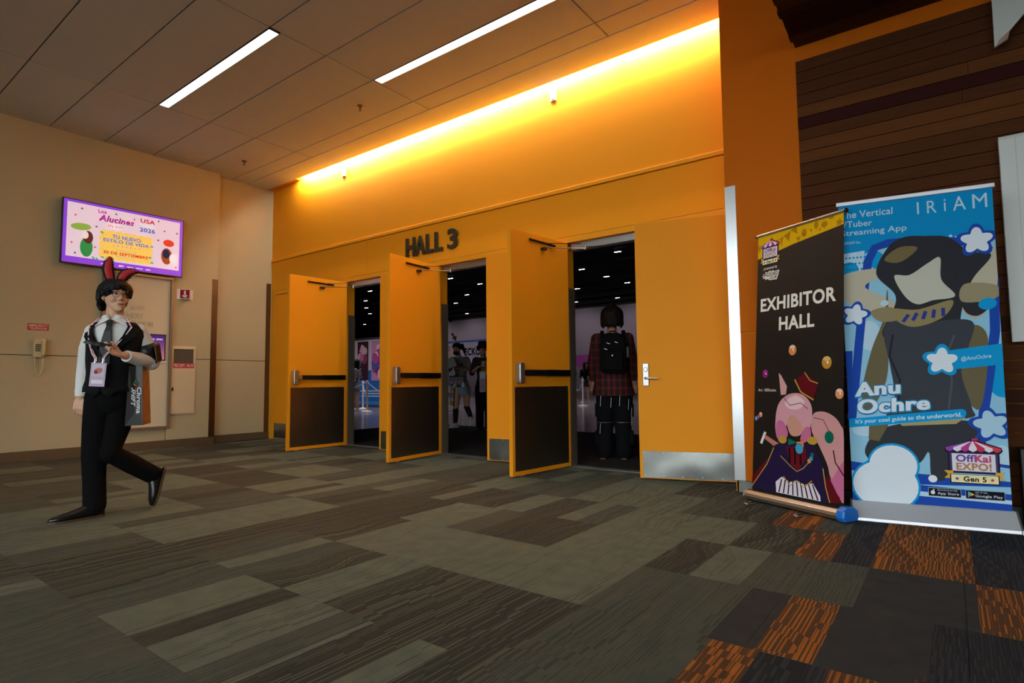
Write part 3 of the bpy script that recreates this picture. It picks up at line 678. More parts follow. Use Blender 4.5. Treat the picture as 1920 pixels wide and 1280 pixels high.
S.poly([(0.034, 0.95), (0.965, 0.95), (0.965, 0.11), (0.034, 0.11)], (226, 208, 226), 1, 'picture_area')
S.text('Los', (0.263, 0.914), (0.329, 0.913), (0.33, 0.862), (0.266, 0.857), (40, 20, 50), 2, 0.05)
S.text('Los', (0.262, 0.918), (0.328, 0.917), (0.329, 0.868), (0.265, 0.863), (226, 60, 200), 3, 0.01)
S.text('Alucines', (0.268, 0.84), (0.556, 0.835), (0.558, 0.745), (0.272, 0.735), (40, 20, 50), 2, 0.05, 0.3)
S.text('Alucines', (0.266, 0.845), (0.554, 0.84), (0.556, 0.752), (0.270, 0.742), (206, 44, 170), 3, 0.005, 0.3)
S.oval(0.41, 0.678, 0.078, 0.042, (250, 240, 250), 2); S.rtext('EN VIVO', 0.346, 0.656, 0.475, 0.702, (206, 50, 60), 3, 0.01)
S.rtext('USA', 0.61, 0.83, 0.737, 0.9, (190, 30, 60), 2, 0.03); S.rtext('TOUR', 0.612, 0.765, 0.738, 0.812, (248, 246, 250), 2, 0.03); S.rtext('2026', 0.606, 0.677, 0.739, 0.75, (50, 96, 196), 2, 0.03)
zz = []
u0, u1, v0, v1 = 0.29, 0.712, 0.155, 0.592
for i in range(14): zz.append((u0+(u1-u0)*i/14, v1+(0.022 if i % 2 else 0)))
for i in range(10): zz.append((u1+(0.014 if i % 2 else 0), v1-(v1-v0)*i/10))
for i in range(14): zz.append((u1-(u1-u0)*i/14, v0-(0.022 if i % 2 else 0)))
for i in range(10): zz.append((u0-(0.014 if i % 2 else 0), v0+(v1-v0)*i/10))
S.poly(zz, (244, 206, 100), 2, 'yellow_tag')
S.rtext('TU NUEVO', 0.383, 0.487, 0.618, 0.55, (60, 110, 220), 3, 0.03); S.rtext('ESTILO DE VIDA', 0.312, 0.42, 0.691, 0.475, (60, 110, 220), 3, 0.03)
for i in range(7): S.star(0.396+0.035*i, 0.378, 0.006, (206, 90, 200), 3)
S.rtext('SAN JOSE, CA', 0.414, 0.288, 0.581, 0.32, (150, 150, 200), 3, 0.01); S.rtext('30 DE SEPTIEMBRE', 0.315, 0.226, 0.685, 0.276, (206, 44, 40), 3, 0.03); S.rtext('SAN JOSE CIVIC', 0.419, 0.19, 0.579, 0.215, (150, 150, 200), 3, 0.01)
for i, (a, b) in enumerate([(0.141, 0.874), (0.095, 0.759), (0.407, 0.888), (0.557, 0.858), (0.768, 0.908), (0.824, 0.755), (0.94, 0.755), (0.255, 0.631), (0.074, 0.327), (0.25, 0.3), (0.102, 0.169), (0.937, 0.159), (0.77, 0.582)]):
    S.star(a, b, 0.011, (206, 40, 70) if i in (1, 3, 5, 8, 9, 11) else (50, 50, 90), 2, fat=0.35)
# plain colour patches stand in for the two cartoon figures
S.oval(0.185, 0.28, 0.048, 0.15, (50, 140, 76), 2); S.oval(0.14, 0.59, 0.078, 0.055, (136, 176, 74), 2, rot=0.1); S.oval(0.195, 0.44, 0.038, 0.10, (86, 44, 40), 3); S.oval(0.172, 0.47, 0.026, 0.06, (246, 226, 220), 4)
S.oval(0.85, 0.33, 0.05, 0.14, (150, 74, 40), 2); S.oval(0.845, 0.37, 0.032, 0.08, (30, 40, 74), 3); S.oval(0.865, 0.56, 0.05, 0.06, (220, 70, 40), 2); S.oval(0.91, 0.30, 0.035, 0.09, (240, 236, 240), 4)
for a, b in ((0.30, 0.555), (0.715, 0.45), (0.70, 0.26), (0.72, 0.18), (0.31, 0.16), (0.27, 0.12), (0.24, 0.13)): S.oval(a, b, 0.016, 0.014, (70, 170, 150), 5, rot=a*9)
S.rtext('MPV', 0.442, 0.045, 0.486, 0.07, (250, 250, 255), 1, 0.03, 0.2)
for a, b in ((0.30, 0.33), (0.35, 0.39), (0.511, 0.564), (0.582, 0.643), (0.668, 0.709)): S.line([(a, 0.055), (b, 0.055)], 0.010, (226, 206, 250), 1)

# ------------------------------------------------------------------ left wall: directory panel with small screen
dp = empty('directory_panel', (X_L, 3.275, 0.30), 0, 'tall framed cream directory panel with raised letters behind the walking man', 'panel')
MB().box(0.0, 0.035, -0.42, 0.42, 0.02, 2.15).build('board', mat('directory_cream', (206, 194, 164), 0.6), dp)
M_DF = mat('directory_frame_aluminium', (150, 132, 112), 0.35, metal=0.6)
for b in ((-0.44, 0.44, 2.14, 2.175), (-0.44, 0.44, -0.01, 0.03), (-0.44, -0.41, 0.03, 2.14), (0.41, 0.44, 0.03, 2.14)): MB().box(0.0, 0.075, *b).build('frame_bar', M_DF, dp, bevel=0.003)
mcream = mat('raised_letter_cream', (200, 186, 154), 0.5)
def raised_text(parent, s, x, y0, y1, z0, z1, d, m, bold=0.0):
    vs, fs = text_geo(s, bold, 0, 0.1)
    return MB().add([(x+(d if v[2] > 0 else 0), y0+(y1-y0)*v[0], z0+(z1-z0)*v[1]) for v in vs], fs).build('raised_lettering', m, parent)
for s, z, y1 in (('SAN JOSE', 1.655, 0.08), ('McENERY', 1.545, 0.07), ('CONVENTION', 1.435, 0.19), ('CENTER', 1.325, -0.05)):
    if s != 'CENTER': raised_text(dp, s, 0.035, -0.29, y1, z, z+0.075, 0.008, mcream, 0.0)
sm = MB().box(0.035, 0.055, 0.13, 0.36, 0.96, 1.34).build('small_screen', M_BLACK, dp, bevel=0.003)
MB().box(0.035, 0.05, 0.11, 0.38, 0.93, 0.962).build('screen_tray', M_WHITE, dp)
S = Sheet(sm, (0.055, 0.145, 1.325), (0.055, 0.345, 1.325), (0.055, 0.345, 0.975), (0.055, 0.145, 0.975), 0.0004, 0.5, '_dim')
for i in range(10):
    t = i/9; c = (int(70+120*t), int(40+80*t), int(130+10*t)); S.poly([(0, 1-(i+1)/10), (1, 1-(i+1)/10), (1, 1-i/10), (0, 1-i/10)], c, 1, 'screen_band')
S.rtext('AL 2026', 0.12, 0.80, 0.86, 0.87, (240, 236, 246), 2, 0.03)
# ------------------------------------------------------------------ left wall: fire valve cabinet, signs, telephone
fv = empty('fire_valve_cabinet', (X_L, 3.90, 0.475), 0, 'cream fire valve cabinet with small window and red label', 'cabinet')
mcab = mat('cabinet_cream', (206, 188, 152), 0.45)
MB().box(0.0, 0.012, -0.185, 0.185, 0.0, 1.01).build('trim_plate', mcab, fv, bevel=0.003)
dr = MB().box(0.012, 0.028, -0.165, 0.165, 0.02, 0.76).box(0.012, 0.028, -0.165, -0.14, 0.76, 0.985).box(0.012, 0.028, 0.14, 0.165, 0.76, 0.985).box(0.012, 0.028, -0.14, 0.14, 0.965, 0.985).build('door', mcab, fv, bevel=0.002)
MB().box(0.013, 0.016, -0.14, 0.14, 0.76, 0.965).build('window_pane', mat('cabinet_glass', (74, 78, 72), 0.12), dr)
MB().box(0.028, 0.04, -0.155, -0.135, 0.35, 0.40).build('latch', M_DARKMETAL, dr)
lb = MB().box(0.028, 0.0295, -0.148, 0.148, 0.685, 0.76).build('red_label', mat('sign_red', (170, 30, 34), 0.5), dr)
Sheet(dr, (0.0295, -0.148, 0.76), (0.0295, 0.148, 0.76), (0.0295, 0.148, 0.685), (0.0295, -0.148, 0.685), 0.0005).rtext('FIRE DEPT. VALVE', 0.03, 0.2, 0.97, 0.82, (226, 206, 190), 1, 0.02)
fs_ = empty('fire_extinguisher_sign', (X_L, 3.90, 2.26), 0, 'red and white wedge shaped extinguisher sign above the valve cabinet', 'sign')
for y0, y1 in ((-0.115, -0.075), (0.075, 0.115)): MB().box(0, 0.004, y0, y1, -0.075, 0.075).build('mount_flange', M_WHITE, fs_)
body = MB().prism([(0.004, -0.075), (0.004, 0.075), (0.11, 0.028)], -0.072, 0.072, 'z').build('wedge', M_WHITE, fs_)
def tri_sheet(a, b):
    return Sheet(body, (*a, 0.072), (*b, 0.072), (*b, -0.072), (*a, -0.072), 0.0008)
for a, b in (((0.004, -0.075), (0.11, 0.028)), ((0.11, 0.028), (0.004, 0.075))):
    t = tri_sheet(a, b); t.poly([(0.06, 0.06), (0.94, 0.06), (0.94, 0.94), (0.06, 0.94)], (170, 28, 36), 1)
    t.poly([(0.4, 0.42), (0.6, 0.42), (0.6, 0.78), (0.54, 0.86), (0.46, 0.86), (0.4, 0.78)], (236, 226, 220), 2); t.poly([(0.2, 0.3), (0.5, 0.12), (0.8, 0.3), (0.7, 0.38), (0.3, 0.38)], (236, 226, 220), 2)
es = empty('emergency_telephone_sign', (X_L, 2.174, 1.651), 0, 'small red emergency telephone sign on the cream wall', 'sign')
pl = MB().box(0, 0.003, -0.106, 0.106, -0.041, 0.041).build('plate', mat('sign_red', (170, 30, 34), 0.5), es)
S = Sheet(pl, (0.003, -0.106, 0.041), (0.003, 0.106, 0.041), (0.003, 0.106, -0.041), (0.003, -0.106, -0.041), 0.0005)
S.rtext('EMERGENCY', 0.05, 0.55, 0.95, 0.90, (232, 206, 196), 1, 0.02); S.rtext('TELEPHONE', 0.08, 0.12, 0.92, 0.46, (232, 206, 196), 1, 0.02)
ph = empty('wall_telephone', (X_L, 2.19, 1.27), 0, 'cream wall telephone with hanging looped cord', 'telephone')
mph = mat('telephone_cream', (206, 184, 134), 0.3)
MB().prism([(-0.062, 0.0), (0.058, 0.0), (0.058, 0.20), (0.045, 0.228), (-0.05, 0.228), (-0.062, 0.20)], 0.0, 0.05, 'x').build('body', mph, ph, bevel=0.008, seg=3)
MB().tube([(0.075, 0.028, 0.015), (0.092, 0.028, 0.05), (0.092, 0.028, 0.17), (0.075, 0.028, 0.215)], [0.022, 0.017, 0.017, 0.022], 12).ell((0.07, 0.028, 0.018), (0.022, 0.024, 0.026)).ell((0.07, 0.028, 0.210), (0.022, 0.024, 0.026)).build('handset', mph, ph, smooth=True)
kp = MB()
for i in range(4):
    for j in range(3): kp.box(0.05, 0.054, -0.045+0.018*j, -0.031+0.018*j, 0.075+0.024*i, 0.092+0.024*i)
kp.build('keypad', mat('keypad_dark', (70, 62, 48), 0.5), ph)
MB().tube([(0.03, -0.04, 0.0), (0.035, -0.043, -0.08), (0.04, -0.03, -0.18), (0.045, -0.005, -0.235), (0.05, 0.02, -0.20), (0.06, 0.036, -0.1), (0.07, 0.03, 0.0)], 0.006, 8).build('cord', mph, ph, smooth=True)
# ceiling sprinklers and wall sensors
M_BRASS = mat('sprinkler_bronze', (120, 96, 66), 0.4, metal=0.7)
def sprinkler(x, y, lab):
    r = empty('sprinkler', (x, y, Z_C), 0, lab, 'sprinkler', 'ceiling sprinklers')
    MB().lathe([(0.035, 0.0), (0.035, -0.006), (0.012, -0.012)], 18).build('escutcheon', M_BRASS, r, angle=True)
    MB().lathe([(0.010, -0.006), (0.010, -0.03), (0.007, -0.045)], 10).tube([(-0.014, 0, -0.02), (-0.014, 0, -0.05), (0, 0, -0.06), (0.014, 0, -0.05), (0.014, 0, -0.02)], 0.003, 6).build('head', M_BRASS, r)
    MB().lathe([(0.019, -0.060), (0.019, -0.063)], 14).build('deflector', M_BRASS, r)
sprinkler(-5.507, 4.291, 'small pendent sprinkler left of the linear light by the orange wall'); sprinkler(-8.271, 4.333, 'small pendent sprinkler near the cream wall corner')
for x, z, lab in ((-3.43, 4.13, 'white sensor box on the orange wall nearer the column'), (-7.229, 4.115, 'white sensor box on the orange wall nearer the cream wall')):
    r = empty('wall_sensor', (x, 5.355, z), 0, lab, 'sensor', 'white wall sensors')
    MB().box(-0.04, 0.04, -0.018, 0, -0.065, 0.065).build('case', M_WHITE, r, bevel=0.006); MB().box(-0.022, 0.022, -0.024, -0.018, -0.045, 0.045).build('lens', mat('sensor_lens', (240, 220, 190), 0.3), r, bevel=0.002)
# ------------------------------------------------------------------ HALL 3 sign
hs = empty('hall_sign', (-5.345, 5.355, 2.60), 0, 'dark metal HALL 3 letters on the orange wall', 'sign')
M_LET = mat('letter_bronze', (74, 66, 48), 0.42, metal=0.5)
for ch, x0, x1 in (('H', -5.82, -5.645), ('A', -5.64, -5.455), ('L', -5.435, -5.305), ('L', -5.275, -5.135), ('3', -5.045, -4.875)):
    vs, fs = text_geo(ch, 0.028, 0, 0.1)
    MB().add([(x0+5.345+(x1-x0)*v[0], -0.045 if v[2] > 0 else -0.018, 0.0+0.262*v[1]) for v in vs], fs).build('letter', M_LET, hs)
    MB().tube([((x0+x1)/2+5.345-0.04, 0, 0.03), ((x0+x1)/2+5.345-0.04, -0.03, 0.03)], 0.006, 6).build('standoff', M_LET, hs)
# ------------------------------------------------------------------ roll-up banner: EXHIBITOR HALL
def print_logo(S, u0, v0, u1, v1, k):
    """striped tent over a framed board with two lines of lettering and a ribbon"""
    def U(a): return u0+(u1-u0)*a
    def V(b): return v0+(v1-v0)*b
    S.poly([(U(0.0), V(0.74)), (U(0.03), V(0.68)), (U(0.06), V(0.66)), (U(0.06), V(0.22)), (U(0.94), V(0.22)), (U(0.94), V(0.66)), (U(1.0), V(0.72)), (U(0.98), V(0.80)), (U(0.62), V(0.93)), (U(0.64), V(1.0)), (U(0.48), V(1.0)), (U(0.46), V(0.93)), (U(0.05), V(0.80))], (40, 34, 62), k)
    S.poly([(U(0.09), V(0.25)), (U(0.91), V(0.25)), (U(0.91), V(0.67)), (U(0.09), V(0.67))], (74, 66, 100), k+1)
    S.poly([(U(0.13), V(0.27)), (U(0.87), V(0.27)), (U(0.87), V(0.65)), (U(0.13), V(0.65))], (226, 226, 236), k+2)
    cols = [(150, 76, 180), (236, 230, 240), (190, 66, 150), (236, 230, 240), (206, 60, 90), (236, 230, 240), (214, 70, 80)]
    for i in range(7):
        a, b = 0.03+0.94*i/7, 0.03+0.94*(i+1)/7; c, d = 0.44+0.12*i/7, 0.44+0.12*(i+1)/7
        S.poly([(U(a), V(0.73)), (U((a+b)/2), V(0.69)), (U(b), V(0.73)), (U(b), V(0.78)), (U(d), V(0.92)), (U(c), V(0.92)), (U(a), V(0.78))], cols[i], k+3)
    S.poly([(U(0.49), V(0.92)), (U(0.51), V(0.92)), (U(0.51), V(0.94)), (U(0.63), V(0.95)), (U(0.58), V(0.97)), (U(0.63), V(0.99)), (U(0.49), V(0.99))], (206, 60, 120), k+3)
    S.rtext('OffKai', U(0.20), V(0.47), U(0.80), V(0.63), (120, 70, 160), k+3, 0.04); S.rtext('Kai', U(0.53), V(0.47), U(0.80), V(0.63), (206, 76, 120), k+4, 0.04)
    S.rtext('EXPO!', U(0.20), V(0.29), U(0.80), V(0.45), (190, 130, 80), k+3, 0.04)
    for s in (0, 1):
        x = lambda t: U(t) if not s else U(1-t)
        S.poly([(x(-0.02), V(0.10)), (x(0.14), V(0.10)), (x(0.14), V(0.27)), (x(-0.02), V(0.27)), (x(0.05), V(0.19))], (222, 176, 70), k+3)
    S.poly([(U(0.08), V(0.0)), (U(0.92), V(0.0)), (U(0.92), V(0.20)), (U(0.08), V(0.20))], (40, 34, 62), k+4)
    S.poly([(U(0.10), V(0.02)), (U(0.90), V(0.02)), (U(0.90), V(0.19)), (U(0.10), V(0.19))], (244, 232, 176), k+5)
    S.rtext('Gen 5', U(0.31), V(0.045), U(0.70), V(0.16), (40, 34, 50), k+6, 0.03)
    S.star(U(0.20), V(0.10), 0.012, (90, 70, 160), k+6, fat=0.5); S.star(U(0.80), V(0.10), 0.012, (206, 60, 80), k+6, fat=0.5)
M_ALU = mat('banner_stand_aluminium', (186, 176, 160), 0.3, metal=0.85)
def rollup(name, loc, rz, label, length): return empty(name, loc, rz, label, 'banner', 'roll-up banners')
ang = math.atan2(-0.489, 0.872); c0 = Vector((-0.9245, 4.4925, 0))
b1 = rollup('rollup_banner', c0, ang, 'black roll-up banner reading EXHIBITOR HALL with yellow top', 0.81)
HB = 0.404
# base profile: rounded extrusion
prof = [(-0.05, 0.012), (-0.062, 0.03), (-0.055, 0.055), (-0.03, 0.072), (0.03, 0.072), (0.058, 0.05), (0.062, 0.03), (0.05, 0.012)]
MB().prism(prof, -HB, HB-0.03, 'x').build('base', M_ALU, b1, bevel=0.003)
for y in (-0.035, 0.0): MB().box(-HB, HB-0.03, -0.0615+abs(y)*0.1, -0.058, 0.030+y*0.2, 0.034+y*0.2).build('base_groove', M_DARKMETAL, b1)
MB().prism([(a*1.04, b*1.06-0.001) for a, b in prof], -HB-0.008, -HB, 'x').build('end_cap', M_SATIN, b1, bevel=0.002)
MB().prism([(-0.058, 0.004), (-0.076, 0.03), (-0.066, 0.075), (-0.03, 0.096), (0.03, 0.094), (0.066, 0.07), (0.072, 0.03), (0.056, 0.004)], HB-0.032, HB+0.028, 'x').build('blue_end_cap', mat('blue_plastic', (24, 112, 206), 0.35), b1, bevel=0.010, seg=3)
for x in (-0.27, 0.16):
    MB().tube([(x-0.02, 0.0, 0.008), (x-0.02, -0.16, 0.006), (x-0.012, -0.185, 0.006), (x+0.012, -0.185, 0.006), (x+0.02, -0.16, 0.006), (x+0.02, 0.0, 0.008)], 0.005, 8).build('wire_foot', M_CHROME, b1, smooth=True)
tl, tr, br, bl_ = (-0.315, 0.0998, 2.022), (0.408, 0.1001, 2.028), (0.380, 0.0, 0.070), (-0.378, 0.0, 0.070)
pm = MB(); solid_sheet(pm, tl, tr, br, bl_, 0.001)
panel = pm.build('printed_sheet', mat('banner_black', (20, 17, 16), 0.42, spec=0.4), b1)
MB().tube([(tl[0]-0.015, tl[1], tl[2]+0.004), (tr[0]+0.015, tr[1], tr[2]+0.004)], 0.013, 12).build('top_bar', M_ALU, b1, angle=True)
MB().ell((tl[0]-0.017, tl[1], tl[2]+0.004), (0.008, 0.015, 0.015)).ell((tr[0]+0.017, tr[1], tr[2]+0.004), (0.012, 0.017, 0.017)).build('bar_end', M_DARKMETAL, b1, smooth=True)
MB().tube([(0.02, 0.03, 0.06), (0.03, 0.11, 2.02)], 0.010, 8).build('support_pole', M_ALU, b1)
S = Sheet(panel, tl, tr, br, bl_, 0.0005)
Yl, Br = (232, 182, 12), (186, 130, 18)
S.poly([(0.0, 1.0), (1.0, 1.0), (1.0, 0.957), (0.452, 0.935), (0.289, 0.925), (0.0, 0.909)], Yl, 1)
for p in ([(0.287, 0.967), (0.329, 0.972), (0.304, 0.935)], [(0.337, 0.974), (0.413, 0.986), (0.399, 0.949)], [(0.421, 0.988), (0.487, 0.999), (0.496, 0.969)], [(0.0, 0.958), (0.045, 0.957), (0.02, 0.93)]): S.poly(p, Br, 2, 'printed_pennant')
S.line([(0.0, 0.962), (0.15, 0.958), (0.30, 0.970), (0.42, 0.987), (0.48, 0.999)], 0.008, Br, 2)
for u, v, ru, rv in ((0.712, 0.981, 0.024, 0.014), (0.876, 0.993, 0.028, 0.006), (0.80, 0.975, 0.034, 0.011), (0.576, 0.968, 0.03, 0.012), (0.655, 0.968, 0.013, 0.005)): S.oval(u, v, ru, rv, Br, 2)
S.star(0.957, 0.967, 0.036, Br, 2, 0.2, 0.5); S.oval(0.576, 0.957, 0.03, 0.004, Br, 2)
for u, v in ((0.712, 0.967), (0.58, 0.955), (0.66, 0.962), (0.805, 0.965)): S.line([(u, v), (u+0.005, v-0.006), (u, v-0.011)], 0.004, Br, 2)
for u, v, q in ((0.511, 0.949, 0.026), (0.753, 0.961, 0.014)):
    S.poly([(u, v-q*0.42), (u+q, v+q*0.12), (u+q*0.75, v+q*0.32), (u+q*0.3, v+q*0.32), (u, v+q*0.16), (u-q*0.3, v+q*0.32), (u-q*0.75, v+q*0.32), (u-q, v+q*0.12)], Br, 2, 'printed_heart')
print_logo(S, 0.045, 0.880, 0.285, 0.980, 3)
WH = (230, 226, 214)
S.rtext('presented by', 0.083, 0.858, 0.255, 0.871, WH, 1, 0.02)
bu = []
for i in range(26):
    t = 2*PI*i/26; q = 1.0 if i % 2 else 0.72; bu.append((0.168+0.112*q*math.cos(t), 0.836+0.019*q*math.sin(t)))
S.poly(bu, WH, 1, 'printed_burst'); S.poly([(0.10, 0.848), (0.285, 0.85), (0.275, 0.835), (0.255, 0.815), (0.16, 0.817), (0.15, 0.83)], WH, 2)
S.rtext('WILDCARD', 0.085, 0.833, 0.268, 0.847, (20, 16, 16), 3, 0.02, 0.1); S.rtext('THE', 0.165, 0.848, 0.205, 0.853, WH, 3); S.rtext('CLUB', 0.165, 0.820, 0.250, 0.831, (20, 16, 16), 3, 0.02, 0.1)
S.rtext('EXHIBITOR', 0.053, 0.696, 0.924, 0.748, (238, 234, 222), 1, 0.032); S.rtext('HALL', 0.291, 0.616, 0.698, 0.667, (238, 234, 222), 1, 0.032)
S.rtext('Art. 1800neko', 0.047, 0.385, 0.271, 0.396, WH, 1, 0.005)
for u, v, q, c, hcol in ((0.458, 0.538, 0.044, (226, 140, 80), (240, 206, 170)), (0.831, 0.487, 0.050, (196, 140, 50), (226, 184, 110)), (0.133, 0.453, 0.036, (140, 30, 120), (170, 50, 140)), (0.958, 0.38, 0.040, (226, 150, 100), (240, 200, 180)), (0.086, 0.295, 0.022, (226, 140, 80), (240, 200, 160)), (0.054, 0.285, 0.020, (120, 40, 120), (150, 70, 150)), (0.029, 0.279, 0.018, (60, 150, 200), (120, 190, 220))):
    S.oval(u, v, q, q*0.44, c, 1, 'printed_candy'); S.oval(u, v+q*0.26, q*0.72, q*0.16, hcol, 2); S.oval(u+q*0.2, v, q*0.2, q*0.1, (244, 236, 226), 3)
# plain colour fields in place of the drawn figure: pink swoops, dark coat-coloured wedges, gold lines, striped fan
PK, PK2, NV, RD, GD = (206, 150, 150), (200, 110, 150), (38, 26, 62), (96, 18, 26), (190, 150, 60)
S.poly([(0.69, 0.305), (0.79, 0.318), (0.90, 0.304), (0.97, 0.275), (1.0, 0.235), (1.0, 0.03), (0.93, 0.06), (0.87, 0.10), (0.84, 0.14), (0.757, 0.20), (0.68, 0.25)], PK, 1, smooth=True)
S.poly([(1.0, 0.16), (0.96, 0.14), (0.90, 0.10), (0.87, 0.09), (0.93, 0.05), (1.0, 0.02)], PK2, 2)
S.line([(0.90, 0.19), (0.92, 0.15), (1.0, 0.11)], 0.012, (60, 26, 40), 3); S.line([(0.70, 0.295), (0.80, 0.29), (0.86, 0.25)], 0.008, (110, 70, 80), 3)
S.poly([(0.30, 0.335), (0.42, 0.375), (0.58, 0.375), (0.68, 0.33), (0.66, 0.25), (0.60, 0.215), (0.57, 0.27), (0.45, 0.30), (0.38, 0.24), (0.30, 0.215), (0.27, 0.26)], (212, 156, 166), 2, smooth=True)
S.poly([(0.29, 0.27), (0.36, 0.275), (0.42, 0.235), (0.38, 0.205), (0.29, 0.215)], PK2, 3, smooth=True); S.poly([(0.60, 0.255), (0.66, 0.26), (0.67, 0.225), (0.60, 0.205), (0.56, 0.215)], PK2, 3, smooth=True)
S.poly([(0.40, 0.295), (0.52, 0.312), (0.60, 0.29), (0.57, 0.235), (0.47, 0.225), (0.42, 0.25)], (204, 150, 132), 1, smooth=True); S.poly([(0.38, 0.345), (0.50, 0.372), (0.60, 0.350), (0.55, 0.325), (0.44, 0.322)], (232, 196, 200), 4, smooth=True); S.line([(0.36, 0.365), (0.44, 0.335), (0.56, 0.345), (0.64, 0.325)], 0.008, (120, 70, 90), 5)
S.poly([(0.300, 0.455), (0.33, 0.445), (0.40, 0.405), (0.39, 0.375), (0.33, 0.372)], (214, 160, 160), 1)
S.poly([(0.50, 0.425), (0.60, 0.455), (0.745, 0.417), (0.70, 0.358), (0.58, 0.38)], RD, 5); S.line([(0.49, 0.43), (0.56, 0.385), (0.70, 0.357)], 0.014, GD, 6); S.line([(0.60, 0.455), (0.66, 0.425), (0.745, 0.415)], 0.010, GD, 6)
S.poly([(0.27, 0.185), (0.40, 0.205), (0.70, 0.20), (0.81, 0.13), (0.87, 0.012), (0.0, 0.012), (0.15, 0.11)], NV, 4)
S.poly([(0.19, 0.135), (0.0, 0.056), (0.0, 0.02), (0.15, 0.098)], RD, 5); S.poly([(0.845, 0.108), (0.98, 0.02), (0.87, 0.012), (0.82, 0.08)], RD, 5)
S.line([(0.26, 0.175), (0.18, 0.11), (0.0, 0.018)], 0.010, GD, 6); S.line([(0.80, 0.125), (0.83, 0.06), (0.868, 0.014)], 0.010, GD, 6)
S.poly([(0.40, 0.185), (0.62, 0.185), (0.63, 0.15), (0.54, 0.105), (0.45, 0.125)], (104, 20, 28), 5)
for a in (0.44, 0.50, 0.56): S.line([(a, 0.182), (a+0.01, 0.125)], 0.02, (30, 12, 20), 6)
S.line([(0.34, 0.148), (0.46, 0.115), (0.53, 0.10), (0.60, 0.115), (0.66, 0.14)], 0.008, GD, 7)
fan = [(0.29, 0.05), (0.36, 0.072), (0.45, 0.058), (0.53, 0.068), (0.61, 0.058), (0.70, 0.068), (0.775, 0.03), (0.78, 0.012), (0.30, 0.012)]
S.poly(fan, (226, 216, 226), 7)
for i in range(9): S.line([(0.36+0.042*i, 0.064), (0.33+0.053*i, 0.014)], 0.014, (40, 26, 48), 8)
S.line([(0.38, 0.075), (0.456, 0.045), (0.53, 0.068), (0.61, 0.048), (0.69, 0.076)], 0.010, GD, 9)
S.oval(0.553, 0.183, 0.042, 0.019, (60, 160, 200), 8); S.oval(0.86, 0.232, 0.045, 0.021, (14, 100, 76), 4); S.oval(0.36, 0.208, 0.05, 0.014, GD, 6); S.oval(0.69, 0.215, 0.055, 0.014, GD, 6)
S.poly([(0.43, 0.215), (0.51, 0.205), (0.51, 0.20), (0.43, 0.19)], (20, 110, 84), 8); S.poly([(0.52, 0.205), (0.60, 0.21), (0.60, 0.188), (0.52, 0.20)], (226, 130, 50), 8)
for u, v, c in ((0.69, 0.165, (20, 110, 84)), (0.68, 0.152, (70, 150, 190)), (0.66, 0.143, (206, 150, 60))): S.oval(u, v, 0.018, 0.008, c, 8)
S.line([(0.15, 0.23), (0.10, 0.185)], 0.03, (228, 222, 222), 2); S.poly([(0.14, 0.222), (0.24, 0.205), (0.36, 0.185), (0.36, 0.165), (0.26, 0.18), (0.14, 0.205)], (190, 120, 110), 2)

# ------------------------------------------------------------------ roll-up banner: blue app advert
ang2 = math.atan2(0.167, 0.986); c2 = Vector((-0.1325, 4.4325, 0))
b2 = rollup('rollup_banner', c2, ang2, 'tall blue roll-up banner with white stars on a silver foot', 0.85)
HB2 = 0.423
M_SIL = mat('silver_base', (206, 210, 214), 0.35, metal=0.35)
MB().prism([(0.0, 0.0), (0.004, 0.02), (0.10, 0.112), (0.13, 0.115), (0.21, 0.05), (0.22, 0.0)], -HB2, HB2, 'x').build('base', M_SIL, b2, bevel=0.004)
for s in (-1, 1): MB().prism([(-0.004, -0.0), (-0.002, 0.024), (0.098, 0.118), (0.134, 0.121), (0.216, 0.054), (0.226, 0.0)], s*HB2, s*(HB2+0.008), 'x').build('end_cap', M_SATIN, b2)
tl, tr, br, bl_ = (-0.420, 0.058, 2.085), (0.404, 0.058, 2.085), (0.408, 0.112, 0.108), (-0.415, 0.112, 0.108)
pm = MB(); solid_sheet(pm, tl, tr, br, bl_, 0.001)
CY = (0, 146, 208)
panel = pm.build('printed_sheet', mat('banner_cyan', CY, 0.6, spec=0.08), b2)
MB().box(tl[0]-0.012, tr[0]+0.012, tl[1]-0.012, tl[1]+0.012, tl[2]-0.012, tl[2]+0.016).build('top_bar', M_SIL, b2, bevel=0.004)
MB().tube([(0.0, 0.13, 0.1), (0.0, 0.10, 2.09)], 0.012, 8).build('support_pole', M_ALU, b2)
S = Sheet(panel, tl, tr, br, bl_, 0.0005)
LB, DB, PB, MBL = (150, 206, 232), (36, 78, 176), (190, 222, 240), (20, 160, 222)
S.poly([(0, 0.0), (1, 0.0), (1, 0.845), (0.75, 0.85), (0.5, 0.85), (0.2, 0.83), (0, 0.80)], LB, 1)
S.poly([(0.0, 0.83), (0.17, 0.836), (0.14, 0.76), (0.0, 0.752)], PB, 2); 
for i in range(7):
    for j in range(3): S.disc(0.012+0.026*i+0.013*(j % 2), 0.815-0.020*j, 0.008, CY, 3)
for i in range(9): S.disc(0.70+0.034*i, 0.850+0.006*(i % 2), 0.011, PB, 2)
S.disc(0.06, 0.775, 0.062, MBL, 3); S.oval(0.25, 0.80, 0.05, 0.03, MBL, 2)
